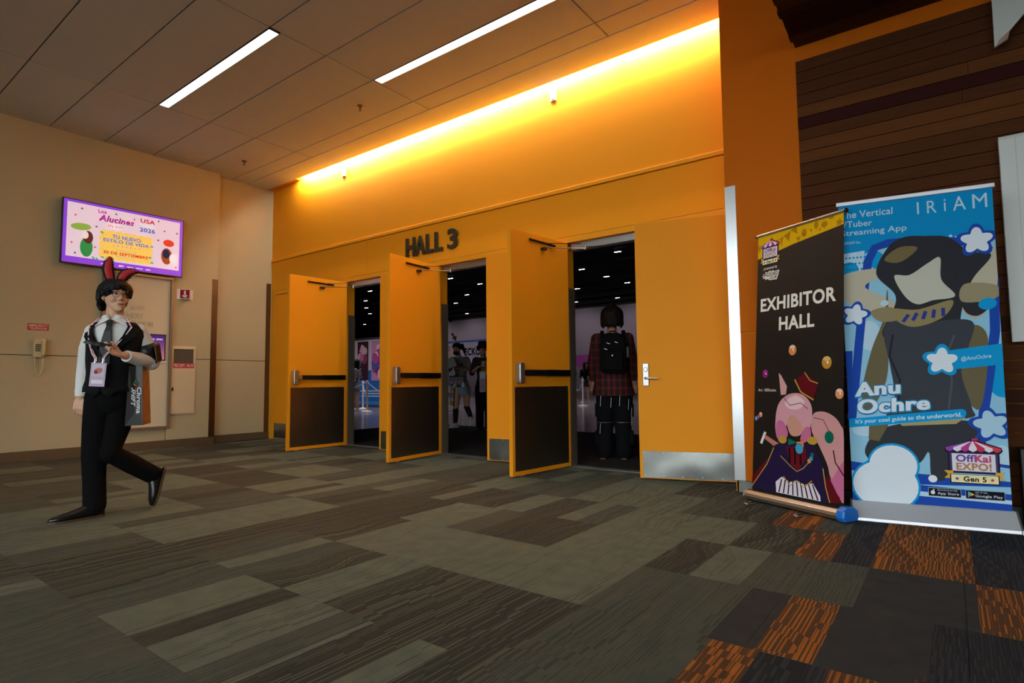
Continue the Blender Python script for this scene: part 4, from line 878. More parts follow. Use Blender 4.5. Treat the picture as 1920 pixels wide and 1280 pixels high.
# frame of the drawn phone, dark blue
S.line([(0.02, 0.27), (0.075, 0.45), (0.15, 0.70), (0.19, 0.80), (0.24, 0.842), (0.33, 0.854), (0.60, 0.852), (0.90, 0.825), (0.965, 0.80), (0.975, 0.70), (0.965, 0.55), (0.91, 0.40), (0.87, 0.30), (0.82, 0.14)], 0.060, DB, 4)
S.poly([(0.0, 0.50), (0.05, 0.50), (0.02, 0.28), (0.0, 0.26)], DB, 3); S.poly([(0, 0.13), (0.20, 0.12), (0.45, 0.10), (1, 0.09), (1, 0.074), (0.45, 0.066), (0.30, 0.09), (0, 0.10)], DB, 3)
S.poly([(0.40, 0.066), (1, 0.052), (1, 0.0), (0, 0.0), (0, 0.03)], DB, 3); S.poly([(0.43, 0.045), (1, 0.034), (1, 0.022), (0.43, 0.03)], PB, 4); S.poly([(0.8, 0.15), (1, 0.14), (1, 0.13), (0.8, 0.14)], DB, 3)
S.oval(0.99, 0.40, 0.09, 0.055, MBL, 2); S.oval(0.17, 0.55, 0.08, 0.05, PB, 2); S.oval(0.10, 0.235, 0.08, 0.02, PB, 2); S.oval(0.96, 0.165, 0.06, 0.035, PB, 2)
# plain colour fields in place of the drawn figure: charcoal masses, sand swoops
DK, DK2, SK, OL = (52, 52, 58), (66, 70, 78), (196, 190, 166), (112, 104, 76)
S.poly([(0.0, 0.755), (0.24, 0.772), (0.27, 0.745), (0.16, 0.712), (0.36, 0.652), (0.33, 0.592), (0.20, 0.615), (0.0, 0.68)], SK, 5, smooth=True)
S.poly([(0.92, 0.785), (1.0, 0.798), (0.985, 0.67), (0.875, 0.592), (0.78, 0.62), (0.84, 0.71)], SK, 6, smooth=True)
S.poly([(0.24, 0.755), (0.33, 0.84), (0.44, 0.868), (0.58, 0.864), (0.72, 0.853), (0.84, 0.803), (0.97, 0.785), (0.86, 0.72), (0.80, 0.66), (0.76, 0.57), (0.80, 0.50), (0.60, 0.48), (0.40, 0.50), (0.26, 0.55), (0.33, 0.62), (0.36, 0.68)], DK, 7, smooth=True)
S.poly([(0.31, 0.70), (0.27, 0.60), (0.18, 0.50), (0.10, 0.36), (0.13, 0.29), (0.27, 0.40), (0.30, 0.56)], OL, 6, smooth=True); S.poly([(0.80, 0.56), (0.92, 0.53), (0.85, 0.31), (0.73, 0.40)], OL, 6, smooth=True)
S.poly([(0.27, 0.565), (0.36, 0.600), (0.46, 0.575), (0.69, 0.59), (0.84, 0.578), (0.80, 0.50), (0.75, 0.42), (0.80, 0.315), (0.77, 0.28), (0.28, 0.265), (0.32, 0.35), (0.30, 0.45)], DK2, 8, smooth=True)
S.poly([(0.36, 0.742), (0.46, 0.742), (0.58, 0.775), (0.66, 0.79), (0.66, 0.72), (0.74, 0.665), (0.60, 0.655), (0.50, 0.645), (0.42, 0.675)], (200, 200, 184), 9, smooth=True)
S.poly([(0.33, 0.635), (0.50, 0.628), (0.72, 0.652), (0.66, 0.600), (0.48, 0.572), (0.36, 0.595)], (150, 138, 96), 10, smooth=True)
for i in range(5): S.line([(0.40+0.065*i, 0.590+0.003*i), (0.44+0.055*i, 0.613+0.004*i)], 0.024, (52, 62, 150), 11)
S.poly([(0.33, 0.64), (0.38, 0.60), (0.25, 0.595), (0.19, 0.63)], (150, 138, 104), 9, smooth=True); S.poly([(0.80, 0.70), (0.99, 0.69), (0.98, 0.65), (0.78, 0.645)], (160, 150, 118), 9, smooth=True); S.poly([(0.79, 0.65), (0.97, 0.645), (0.88, 0.60), (0.80, 0.61)], DK, 8, smooth=True)
S.poly([(0.30, 0.80), (0.40, 0.835), (0.52, 0.83), (0.46, 0.80), (0.38, 0.785)], (122, 110, 74), 10, smooth=True)
S.line([(0.33, 0.55), (0.30, 0.48), (0.36, 0.40), (0.34, 0.32)], 0.014, (44, 44, 52), 9); S.line([(0.72, 0.54), (0.66, 0.47), (0.69, 0.40), (0.66, 0.31)], 0.014, (84, 90, 98), 9)
S.poly([(0.10, 0.17), (0.27, 0.25), (0.78, 0.272), (0.80, 0.21), (0.68, 0.185), (0.62, 0.09), (0.53, 0.093), (0.52, 0.17), (0.44, 0.13), (0.20, 0.12)], (58, 62, 68), 5, smooth=True)
S.poly([(0.14, 0.27), (0.30, 0.28), (0.20, 0.20), (0.13, 0.205)], OL, 6); S.poly([(0.32, 0.268), (0.76, 0.283), (0.70, 0.262), (0.36, 0.252)], (176, 164, 120), 9)
# lettering
S.rtext('I', 0.533, 0.938, 0.545, 0.977, PB, 2); S.rtext('R', 0.597, 0.937, 0.657, 0.977, PB, 2); S.rtext('i', 0.704, 0.938, 0.715, 0.977, PB, 2); S.rtext('A', 0.759, 0.936, 0.838, 0.980, PB, 2); S.rtext('M', 0.878, 0.936, 0.966, 0.980, PB, 2)
S.text('The Vertical', (0.012, 0.975), (0.374, 0.972), (0.371, 0.949), (0.012, 0.951), PB, 2, 0.008); S.text('VTuber', (0.012, 0.942), (0.232, 0.938), (0.23, 0.919), (0.012, 0.920), PB, 2, 0.008); S.text('Streaming App', (0.012, 0.911), (0.459, 0.909), (0.457, 0.884), (0.012, 0.886), PB, 2, 0.008)
S.rtext('©IRIAM Inc.', 0.02, 0.862, 0.147, 0.872, PB, 2)
def fat_star(u, v, q, rot, edge, k, fill=(226, 238, 246)): S.star(u, v, q*1.28, edge, k, rot, 0.66); S.star(u, v, q, fill, k+1, rot, 0.62)
fat_star(0.889, 0.834, 0.100, 0.0, DB, 10); fat_star(0.082, 0.622, 0.085, 0.25, DB, 10); fat_star(0.905, 0.262, 0.105, -0.2, DB, 10, (176, 216, 236))
S.poly([(0.66, 0.492), (1.0, 0.510), (1.0, 0.446), (0.68, 0.432)], MBL, 12); fat_star(0.635, 0.461, 0.10, 0.05, MBL, 13)
S.text('@AnuOchre', (0.753, 0.472), (0.934, 0.480), (0.932, 0.464), (0.752, 0.456), (190, 226, 244), 14, 0.015)
S.oval(0.93, 0.634, 0.055, 0.018, MBL, 12, rot=0.2); S.oval(0.285, 0.655, 0.028, 0.010, PB, 12, rot=0.3); S.disc(0.535, 0.087, 0.028, (232, 240, 246), 12)
def shadow_text(s, tl_, tr_, br_, bl2, k, bold):
    for dx, dy in ((0.010, -0.004), (0.006, 0.003), (-0.006, 0.003), (-0.006, -0.004), (0.0, -0.005)): S.text(s, *[(p[0]+dx, p[1]+dy) for p in (tl_, tr_, br_, bl2)], MBL, k, bold)
    for dx in (-0.003, 0.0, 0.003): S.text(s, *[(p[0]+dx, p[1]) for p in (tl_, tr_, br_, bl2)], (226, 238, 246), k+1+(dx > 0)+(dx >= 0), bold)
shadow_text('Anu', (0.055, 0.394), (0.36, 0.399), (0.355, 0.357), (0.052, 0.345), 13, 0.05); shadow_text('Ochre', (0.067, 0.336), (0.545, 0.350), (0.54, 0.306), (0.063, 0.288), 13, 0.05)
S.poly([(0.0, 0.272), (0.74, 0.309), (0.760, 0.304), (0.765, 0.295), (0.755, 0.284), (0.73, 0.279), (0.0, 0.243)], MBL, 15)
S.text("It's your cool guide to the underworld.", (0.046, 0.270), (0.738, 0.300), (0.736, 0.281), (0.044, 0.252), (214, 236, 246), 16, 0.02)
# plain white rounded field in place of the mascot
S.oval(0.225, 0.058, 0.232, 0.088, MBL, 10); S.oval(0.225, 0.058, 0.218, 0.080, (226, 238, 246), 11); S.oval(0.285, 0.125, 0.172, 0.070, MBL, 10); S.oval(0.285, 0.125, 0.158, 0.063, (226, 238, 246), 12)
S.poly([(0, 0.0), (0.5, 0.0), (0.5, -0.028), (0, -0.028)], (206, 210, 214), 14, 'foot_edge')
print_logo(S, 0.615, 0.078, 0.965, 0.220, 12)
for (u0, v0, u1, v1, big, small) in ((0.502, 0.032, 0.705, 0.059, 'App Store', 'Download on the'), (0.731, 0.031, 0.963, 0.059, 'Google Play', 'GET IT ON')):
    S.poly([(u0, v0), (u1, v0), (u1, v1), (u0, v1)], (170, 180, 190), 12); S.poly([(u0+0.003, v0+0.0015), (u1-0.003, v0+0.0015), (u1-0.003, v1-0.0015), (u0+0.003, v1-0.0015)], (22, 26, 38), 13)
    a = u0+0.058; S.rtext(big, a, v0+0.0045, u1-0.014, v0+0.015, (226, 232, 238), 14, 0.01); S.rtext(small, a, v0+0.0185, a+0.07 if small[0] == 'G' else u1-0.022, v0+0.024, (206, 214, 222), 14)
S.oval(0.531, 0.0445, 0.014, 0.0062, (230, 234, 238), 14); S.oval(0.537, 0.0525, 0.005, 0.002, (230, 234, 238), 14, rot=0.7); S.oval(0.546, 0.0465, 0.005, 0.002, (22, 26, 38), 15)
S.poly([(0.746, 0.055), (0.766, 0.050), (0.760, 0.0455)], (60, 170, 220), 14); S.poly([(0.746, 0.055), (0.760, 0.0455), (0.745, 0.036)], (60, 190, 170), 14); S.poly([(0.766, 0.050), (0.786, 0.0455), (0.766, 0.041), (0.760, 0.0455)], (236, 190, 60), 14); S.poly([(0.760, 0.0455), (0.766, 0.041), (0.745, 0.036)], (226, 70, 70), 14)

# ------------------------------------------------------------------ right edge of the view
wbd = empty('white_board', (0.95, 4.86, 1.135), 0, 'large white board on the wood wall at the right edge', 'board')
M_BOARD = mat('board_white', (206, 212, 206), 0.5)
MB().box(-0.63, 0.65, 0.0, 0.06, 0.0, 1.338).build('board', M_BOARD, wbd, bevel=0.004)
MB().box(-0.55, -0.545, -0.004, 0.0, 0.02, 1.32).box(-0.63, 0.65, -0.002, 0.0, 1.32, 1.338).build('edge_strip', mat('board_edge', (190, 196, 190), 0.4), wbd)
hg = empty('hanging_sign', (0.80, 4.84, 3.02), 0, 'pale hanging sign with slanted lower edge below the wood soffit', 'sign')
hp = [(-0.465, 0.535), (-0.467, 0.05), (-0.40, 0.085), (-0.385, 0.14), (-0.30, 0.235), (-0.1, 0.34), (0.3, 0.42), (0.3, 0.535)]
MB().prism(hp, 0.0, 0.02, 'y').build('plate', M_BOARD, hg, bevel=0.002)
MB().prism([(-0.467, 0.05), (-0.40, 0.085), (-0.385, 0.14), (-0.44, 0.095)], -0.002, 0.0, 'y').build('lower_tip', mat('sign_tip', (170, 140, 128), 0.5), hg)
pd = empty('white_pedestal', (0.55, 4.80, 0), 0, 'low white box with dark sides at the right edge behind the blue banner', 'box')
MB().box(-0.235, 0.25, -0.05, 0.12, 0.0, 0.47).build('carcass', mat('box_dark', (26, 22, 20), 0.5), pd, bevel=0.004)
MB().box(-0.205, 0.25, -0.056, -0.05, 0.02, 0.466).build('front_panel', mat('box_front', (190, 186, 170), 0.5), pd, bevel=0.003)
br_ = MB().box(X_CR+0.01, 4.9, Y_C-0.03, Y_C-0.014, 0, 0.09).build('baseboard_right', M_BLACK); tag(br_, 'black base under the wood cladding', kind='structure')
# ------------------------------------------------------------------ people
M_SKIN = mat('skin', (206, 160, 128), 0.5, var=0.05, vscale=12)
M_SKIN2 = mat('skin_tan', (176, 128, 98), 0.5)
M_HAIR = mat('hair_black', (11, 9, 9), 0.5, spec=0.25, bump=0.5, bscale=160)
M_SHIRT = mat('white_shirt', (214, 216, 214), 0.75, bump=0.35, bscale=28)
M_VEST = mat('black_vest', (19, 19, 20), 0.85, bump=0.1, bscale=150, spec=0.15)
M_TROUS = mat('black_trousers', (11, 11, 12), 0.9, bump=0.25, bscale=18, spec=0.1)
M_SHOE = mat('black_leather', (20, 19, 20), 0.28, bump=0.1, bscale=40)
M_SOLE = mat('shoe_sole', (70, 50, 34), 0.6)
def V3(*a): return Vector(a)
def glass_mat():
    if 'clear_lens' in MATS: return MATS['clear_lens']
    m = bpy.data.materials.new('clear_lens'); m.use_nodes = True; nt = m.node_tree; n = nt.nodes; n.remove(n['Principled BSDF'])
    t = n.new('ShaderNodeBsdfTransparent'); gl = n.new('ShaderNodeBsdfGlossy'); gl.inputs['Roughness'].default_value = 0.03; mx = n.new('ShaderNodeMixShader'); mx.inputs[0].default_value = 0.10
    nt.links.new(t.outputs[0], mx.inputs[1]); nt.links.new(gl.outputs[0], mx.inputs[2]); nt.links.new(mx.outputs[0], n['Material Output'].inputs['Surface']); MATS['clear_lens'] = m
    return m
HEAD = [(0.000, .018, .082, .045), (0.012, .033, .088, .012), (0.035, .049, .089, -.040), (0.065, .060, .087, -.068), (0.095, .067, .085, -.083), (0.120, .071, .082, -.092), (0.148, .073, .086, -.096), (0.178, .070, .081, -.092), (0.203, .057, .062, -.076), (0.220, .034, .032, -.046), (0.226, .008, .002, -.012)]
def head_matrix(pos, yaw, pitch=0.0, roll=0.0, s=1.0):
    """pos = chin height on the head axis; yaw 0 faces the local -y, positive turns towards +x"""
    return Matrix.Translation(pos) @ Matrix.Rotation(yaw, 4, 'Z') @ Matrix.Rotation(pitch, 4, 'X') @ Matrix.Rotation(roll, 4, 'Y') @ Matrix.Scale(s, 4)
def add_head(mb, M, ears=True, nose=True):
    n = 24; rs = []
    for z, wx, yf, yb in HEAD:
        rs.append([(wx*math.cos(2*PI*i/n), -((yf+yb)/2+(yf-yb)/2*math.sin(2*PI*i/n)), z) for i in range(n)])
    mb.rings(rs, 0, True, True, M)
    if nose:
        mb.tube([M @ V3(0, -.082, .140), M @ V3(0, -.092, .115), M @ V3(0, -.103, .092), M @ V3(0, -.092, .082)], [.007, .008, .0115, .008], 10)
        for s in (-1, 1): mb.ell(M @ V3(s*.011, -.092, .088), .008, 8, 6)
        mb.ell(M @ V3(0, -.086, .054), (.022, .010, .013), 10, 6); mb.ell(M @ V3(0, -.085, .018), (.018, .010, .014), 10, 6)
        for s in (-1, 1): mb.ell(M @ V3(s*.034, -.076, .150), (.024, .012, .008), 10, 6); mb.ell(M @ V3(s*.040, -.066, .085), (.022, .016, .020), 10, 6)
    if ears:
        for s in (-1, 1): mb.ell((0, 0, 0), (.012, .020, .033), 10, 7, M=M @ Matrix.Translation((s*.076, 0.004, .112)) @ Matrix.Rotation(s*0.35, 4, 'Z'))
def torso(mb, rows, yaw, k=1.0, n=28):
    c, s = math.cos(yaw), math.sin(yaw)
    mb.rings([[(cx+k*(a*math.cos(t)*c-b*math.sin(t)*s), cy+k*(a*math.cos(t)*s+b*math.sin(t)*c), z) for t in [2*PI*i/n for i in range(n)]] for z, cx, cy, a, b in rows])
def add_hand(mb, wrist, f, nrm, thumb_side, curl=(0.3, 0.3, 0.2), s=1.0, thumb_in=0.4):
    w_ = Vector(wrist); f = Vector(f).normalized(); nrm = Vector(nrm); nrm = (nrm-f*nrm.dot(f)).normalized(); sd = f.cross(nrm)*thumb_side
    tips = []
    for i in range(4):
        o = sd*((1.5-i)*0.0205*s); k = w_+f*0.086*s+o*1.0-nrm*0.002*abs(i-1.4)
        mb.chain([w_+sd*((1.5-i)*0.011*s), w_+f*0.045*s+o*0.9, k], [0.016*s, 0.0145*s, 0.0115*s], 10)
        L = [0.074, 0.082, 0.077, 0.060][i]*s; p = k; ang = 0.0; pts = [k]
        for q, cu in zip((0.46, 0.30, 0.24), curl):
            ang += cu+0.04*i; p = p+(f*math.cos(ang)+nrm*math.sin(ang))*L*q; pts.append(p)
        mb.chain(pts, [0.0100*s, 0.0090*s, 0.0082*s, 0.0066*s], 10); tips.append(pts[-1])
    b = w_+f*0.022*s+sd*0.026*s; d = (f*0.75+sd*0.60+nrm*thumb_in).normalized(); d2 = (f*0.95+sd*0.1+nrm*thumb_in).normalized()
    mb.chain([w_+f*0.01*s, b, b+d*0.042*s, b+d*0.042*s+d2*0.032*s, b+d*0.042*s+d2*0.055*s], [0.015*s, 0.0145*s, 0.0115*s, 0.0098*s, 0.0075*s], 10)
    return tips
def add_shoe(parent, heel, toe, up, m, sole, L=None, wd=1.0, name='shoe', voxel=0.006):
    heel, toe = Vector(heel), Vector(toe); d = (toe-heel); L = d.length; d.normalize(); u = Vector(up); u = (u-d*u.dot(d)).normalized(); s = d.cross(u)
    sec = [(0.0, .026, .052), (0.05, .034, .072), (0.15, .037, .088), (0.28, .038, .092), (0.42, .040, .078), (0.58, .046, .060), (0.75, .046, .048), (0.88, .036, .038), (0.96, .020, .028), (1.0, .006, .020)]
    mb = MB(); rs = []
    for t, a, h in sec:
        p = heel+d*L*t; a *= wd; ring = []
        for i in range(16):
            q = 2*PI*i/16; y = math.sin(q); ring.append(p+s*a*math.cos(q)*(1 if y < 0 else 0.9)+u*(h*(0.5+0.5*y) if y > -0.5 else h*0.12)+u*0.010)
        rs.append(ring)
    mb.rings(rs); sh = mb.build(name, m, parent, smooth=True)
    so = MB(); out = []
    for t, a, h in sec: out.append((t, a*wd*1.05))
    poly = [heel+d*L*t*1.01+s*a for t, a in out]+[heel+d*L*t*1.01-s*a for t, a in reversed(out)]
    n = len(poly); so.add(poly+[p+u*0.016 for p in poly], [tuple(range(n)), tuple(range(2*n-1, n-1, -1))]+[(i, i+n, (i+1) % n+n, (i+1) % n) for i in range(n)]); so.build('sole', sole, sh)
    return sh
def hair_locks(M, parent, m, ends, seed=1, name='hair', r0=0.021, cap=True, voxel=0.005, vol=1.0, step=9):
    """ends(phi) -> height of the lock end (phi 0 front, degrees, positive to the viewer's right)"""
    mb = MB(); r = random.Random(seed)
    if cap: mb.ell((0, 0.020, 0.150), (0.077*vol, 0.094*vol, 0.080*vol), 18, 12, M=M)
    for ph in range(-180, 180, step):
        p = ph+r.uniform(-4, 4); t = math.radians(p); e = ends(p)
        if e is None: continue
        e += r.uniform(-0.008, 0.008)
        def at(rad, z): 
            fr = math.cos(t); q = (0.090 if fr > 0 else 0.104)*vol
            return M @ V3(math.sin(t)*0.082*vol*rad, -fr*q*rad+0.004, z)
        pts = [M @ V3(r.uniform(-.01, .01), 0.012, 0.226+0.006*vol), at(0.55, 0.218+0.004*vol), at(0.90, 0.186)]
        z = 0.160
        while z > e+0.02: pts.append(at(1.0+0.03*math.sin(z*40+p), z)); z -= 0.035
        pts.append(at(0.98+r.uniform(-.02, .04), e))
        rr = [r0*0.8]+[r0]*(len(pts)-2)+[r0*0.35]
        mb.tube(pts, rr, 8)
    return fuse(mb, name, m, parent, voxel, 2)
def face_bits(M, parent, gl=False, eye=True, lip=(150, 88, 76)):
    for s in (-1, 1):
        e = MB().ell((0, 0, 0), (.0125, .006, .0055), 12, 8, M=M @ Matrix.Translation((s*.031, -.0805, .126))).build('eye', mat('eye_white', (206, 196, 186), 0.3), parent, smooth=True)
        MB().ell((0, 0, 0), (.0056, .0035, .0056), 10, 6, M=M @ Matrix.Translation((s*.031+.0025, -.0852, .126))).build('iris', mat('iris_dark', (30, 20, 16), 0.2), e, smooth=True)
        MB().tube([M @ V3(s*.016, -.0865, .131), M @ V3(s*.031, -.0875, .1335), M @ V3(s*.046, -.0785, .129)], [.0015, .0022, .0012], 6).build('eyelid', M_HAIR, parent)
        MB().tube([M @ V3(s*.014, -.0935, .150), M @ V3(s*.032, -.0945, .156), M @ V3(s*.052, -.080, .150)], [.002, .0038, .0015], 6, flat=0.6).build('eyebrow', M_HAIR, parent)
    MB().tube([M @ V3(-.022, -.088, .051), M @ V3(-.010, -.095, .0545), M @ V3(0, -.0965, .053), M @ V3(.010, -.095, .0545), M @ V3(.022, -.088, .051)], [.002, .0042, .0046, .0042, .002], 8).build('lips', mat('lips_%d' % lip[0], lip, 0.5), parent, smooth=True)
    if gl:
        fr = MB(); ln = MB()
        for s in (-1, 1):
            ring = [M @ V3(s*.0335+.024*math.cos(t), -.1035+abs(s*.0335+.024*math.cos(t))*.12, .121+.0215*math.sin(t)) for t in [2*PI*i/24 for i in range(25)]]
            fr.tube(ring, .0013, 6, cap=False); ln.add(ring[:-1], [tuple(range(24))])
            fr.tube([M @ V3(s*.057, -.097, .125), M @ V3(s*.074, -.06, .126), M @ V3(s*.080, .0, .124)], .0013, 6)
        fr.tube([M @ V3(-.0095, -.103, .126), M @ V3(0, -.106, .130), M @ V3(.0095, -.103, .126)], .0013, 6)
        g_ = fr.build('glasses', mat('glasses_wire', (70, 60, 50), 0.3, metal=0.8), parent); ln.build('lens', glass_mat(), g_)

# ---- the walking man with rabbit ears
man = empty('person', (-4.86, 1.66, 0), 1.2417, 'man in black vest and red rabbit ears walking with phone', 'person')
YAWT = -0.36
ROWS = [(0.77, -.068, 0, .150, .112), (0.84, -.068, 0, .155, .114), (0.92, -.067, 0, .142, .106), (0.99, -.064, 0, .136, .102), (1.09, -.058, 0, .150, .110), (1.19, -.050, 0, .164, .116), (1.27, -.044, 0, .168, .112), (1.325, -.042, 0, .158, .098), (1.362, -.043, 0, .115, .080), (1.39, -.046, 0, .072, .064), (1.425, -.050, 0, .054, .055)]
HM = head_matrix((-.052, 0.0, 1.447), 0.36, -0.02, 0.0, 1.0)
shL, elL, wrL = V3(-.176, .02, 1.300), V3(-.214, .085, 1.055), V3(-.230, .02, .835)
shR, elR, wrR = V3(.100, -.03, 1.308), V3(.185, .0, 1.082), V3(.014, -.215, 1.122)
hipA, kneeA, ankA = V3(-.125, .0, .79), V3(-.142, -.055, .41), V3(-.125, -.105, .075)
hipB, kneeB, ankB = V3(-.012, .0, .79), V3(-.050, -.075, .435), V3(.212, .04, .245)
bm_ = MB(); add_head(bm_, HM); bm_.chain([V3(-.050, .012, 1.36), V3(-.052, .006, 1.42), V3(-.053, 0, 1.49)], [.062, .056, .054], 14)
torso(bm_, ROWS[:-2], YAWT, 0.93)
bm_.chain([shL, elL, wrL], [.050, .040, .029]); bm_.chain([shR, elR, wrR], [.050, .040, .029])
bm_.chain([hipA, kneeA, ankA], [.082, .055, .04]); bm_.chain([hipB, kneeB, ankB], [.082, .055, .04])
tips = add_hand(bm_, wrR, V3(-.82, -.40, .30), V3(.10, -.42, .90), 1, (0.20, 0.55, 0.50), 1.0, 0.55)
add_hand(bm_, wrL, V3(-.10, -.10, -1), V3(.35, .92, 0), 1, (0.35, 0.5, 0.4), 1.0, 0.3)
fuse(bm_, 'body', M_SKIN, man, 0.0048, 3); face_bits(HM, man, True)
def man_ends(p):
    a = abs(p)
    if a < 8: return 0.176
    if a < 45: return 0.160-0.0006*(a-8)
    if a < 70: return 0.130
    if a < 88: return 0.112
    if a < 108: return 0.128
    if a < 130: return 0.06
    return 0.020
hr = hair_locks(HM, man, M_HAIR, man_ends, 5, vol=1.12, r0=0.022, voxel=0.0045)
sh = MB(); torso(sh, [(z, x, y, a*1.02, b*1.02) for z, x, y, a, b in ROWS[1:-2]], YAWT)
sh.chain([shL+V3(.04, 0, -.01), shL, shL.lerp(elL, .5)+V3(-.006, .0, 0), elL, elL.lerp(wrL, .5), wrL+V3(0, .003, .03)], [.05, .058, .062, .056, .052, .040])
sh.chain([shR+V3(-.04, 0, -.01), shR, shR.lerp(elR, .5)+V3(.010, 0, 0), elR, elR.lerp(wrR, .45), elR.lerp(wrR, .80)], [.05, .058, .062, .058, .052, .041])
shirt = fuse(sh, 'shirt', M_SHIRT, man, 0.006, 3)
MB().tube([elR.lerp(wrR, .70), elR.lerp(wrR, .93)], [.043, .041], 18).build('cuff', M_SHIRT, shirt, angle=True); MB().tube([wrL+V3(0, .005, .055), wrL+V3(0, .0, .0)], [.042, .040], 18).build('cuff', M_SHIRT, shirt, angle=True)
ct, st = math.cos(YAWT), math.sin(YAWT); RT, FT = V3(ct, st, 0), V3(st, -ct, 0)   # to the viewer's right, and out of the chest
def ring_at(z):
    for i in range(len(ROWS)-1):
        if ROWS[i][0] <= z <= ROWS[i+1][0]:
            t = (z-ROWS[i][0])/(ROWS[i+1][0]-ROWS[i][0]); return [ROWS[i][k]*(1-t)+ROWS[i+1][k]*t for k in range(5)]
def on_chest(th, z, off=0.0):
    _, cx, cy, a, b = ring_at(z); return V3(cx, cy, z)+RT*(a+off)*math.sin(th)+FT*(b+off)*math.cos(th)
for s in (-1, 1):   # collar wings
    MB().add([on_chest(s*.05, 1.385, .022), on_chest(s*.75, 1.335, .012), on_chest(s*1.1, 1.385, .012), on_chest(s*1.0, 1.415, .012), on_chest(s*.25, 1.408, .012)], [(0, 1, 2, 3, 4)]).build('collar', M_SHIRT, shirt).modifiers.new('s', 'SOLIDIFY').thickness = 0.004
    MB().tube([on_chest(s*t, 1.402, .006) for t in (0.25, .7, 1.2, 1.8, 2.4, 3.14)], .016, 8, flat=1.4).build('collar_band', M_SHIRT, shirt, smooth=True)
vz = [0.868, 0.90, 0.95, 1.0, 1.05, 1.10, 1.16, 1.22, 1.27, 1.31, 1.345, 1.372]; vg = MB(); NV_ = 40; vr = []
for z in vz:
    t0 = 0.015 if z < 1.11 else 0.015+(z-1.11)/0.262*0.80; row = []
    for i in range(NV_+1):
        th = t0+(2*PI-2*t0)*i/NV_; d = min(th, 2*PI-th); zz_ = z-(0.040*math.exp(-((d-.30)/.16)**2) if z == vz[0] else 0)
        p = on_chest(th, max(z, ROWS[0][0]), 0.015+0.008*(z < 0.95)+0.012*max(0, min(1, (z-1.18)/.1))); p.z = zz_; row.append(p)
    vr.append(row)
vg.rings(vr, 0, False, False); vest = vg.build('vest', M_VEST, man, smooth=True); vest.modifiers.new('s', 'SOLIDIFY').thickness = 0.006
for s in (-1, 1):   # lapels and buttons
    MB().add([on_chest(s*.04, 1.11, .032), on_chest(s*.25, 1.18, .032), on_chest(s*.48, 1.26, .034), on_chest(s*.74, 1.345, .034), on_chest(s*1.15, 1.335, .034), on_chest(s*.92, 1.26, .038), on_chest(s*.72, 1.23, .038), on_chest(s*.34, 1.15, .036)], [(0, 1, 6, 7), (1, 2, 5, 6), (2, 3, 4, 5)]).build('lapel', M_VEST, vest).modifiers.new('s', 'SOLIDIFY').thickness = 0.004
for z in (0.93, 0.98, 1.03): MB().ell(on_chest(.08, z, .026), (.006, .004, .006), 10, 6).build('button', M_BLACK, vest, smooth=True)
M_TIE = mat('black_tie', (14, 14, 16), 0.55)
MB().rings([[on_chest(-a, z, .020), on_chest(-a, z, .030), on_chest(a, z, .030), on_chest(a, z, .020)] for z, a in ((1.385, .16), (1.35, .13), (1.335, .09), (1.30, .12), (1.20, .19), (1.06, .22))]).build('tie', M_TIE, man, bevel=0.003)
# lanyard and badge
M_LAN = mat('lanyard_white', (224, 216, 220), 0.6); M_LANR = mat('lanyard_red', (186, 60, 66), 0.6); BP = V3(-.130, -.172, 1.075)
for s, ths in ((-1, [(1.0, 1.395), (.86, 1.33), (.60, 1.22), (.42, 1.14)]), (1, [(1.05, 1.395), (.80, 1.33), (.40, 1.22), (.10, 1.14)])):
    pts = [on_chest(s*t, z, .030) for t, z in ths]+[BP+V3(s*.022, 0.004, .03), BP+V3(s*.022, 0, .0)]
    ln_ = MB().tube(pts, .0085, 8, flat=0.18, up=FT).build('lanyard', M_LAN, man)
    for k in range(len(pts)-2):
        for q in (0.15, 0.5, 0.85):
            p = pts[k].lerp(pts[k+1], q)+FT*.0022; d = (pts[k+1]-pts[k]).normalized()*.012; MB().tube([p-d, p+d], .0035, 4, flat=0.15, up=FT).build('lanyard_print', M_LANR, ln_)
    MB().lathe([(0.008, -.006), (.008, .006)], 10, M=Matrix.Translation(BP+V3(s*.022, 0, .0))).build('clip', M_CHROME, man)
bg = MB().box(-.045, .045, -.002, .002, -.165, 0).build('badge', mat('badge_card', (186, 160, 186), 0.35), man); bg.location = BP+V3(0, -.004, -.004); bg.rotation_euler = (0, 0.06, -0.2)
S = Sheet(bg, (-.045, -.002, 0), (.045, -.002, 0), (.045, -.002, -.165), (-.045, -.002, -.165), 0.0006)
S.poly([(.1, .42), (.9, .42), (.9, .93), (.1, .93)], (206, 200, 214), 1); S.oval(.5, .66, .3, .12, (196, 130, 120), 2, rot=.5); S.oval(.36, .6, .12, .08, (160, 60, 80), 3); S.poly([(.12, .12), (.88, .12), (.88, .28), (.12, .28)], (230, 226, 236), 1)
# trousers and shoes
tr_ = MB(); torso(tr_, [(0.72, -.068, 0, .120, .105), (0.78, -.068, 0, .156, .118), (0.85, -.068, 0, .158, .117), (0.90, -.067, 0, .148, .110)], YAWT)
tr_.chain([hipA, hipA.lerp(kneeA, .5), kneeA, kneeA.lerp(ankA, .5), ankA+V3(0, 0, .005)], [.094, .088, .076, .070, .070], 16)
tr_.chain([hipB, hipB.lerp(kneeB, .5)+V3(.014, 0, 0), kneeB, kneeB.lerp(ankB, .5), ankB], [.094, .090, .078, .069, .066], 16)
fuse(tr_, 'trousers', M_TROUS, man, 0.007, 3)
add_shoe(man, (-.072, -.095, 0), (-.372, -.20, 0), (0, 0, 1), M_SHOE, M_SOLE); add_shoe(man, (.300, .065, .285), (.236, .015, .012), (-1, -.3, .25), M_SHOE, M_SOLE)
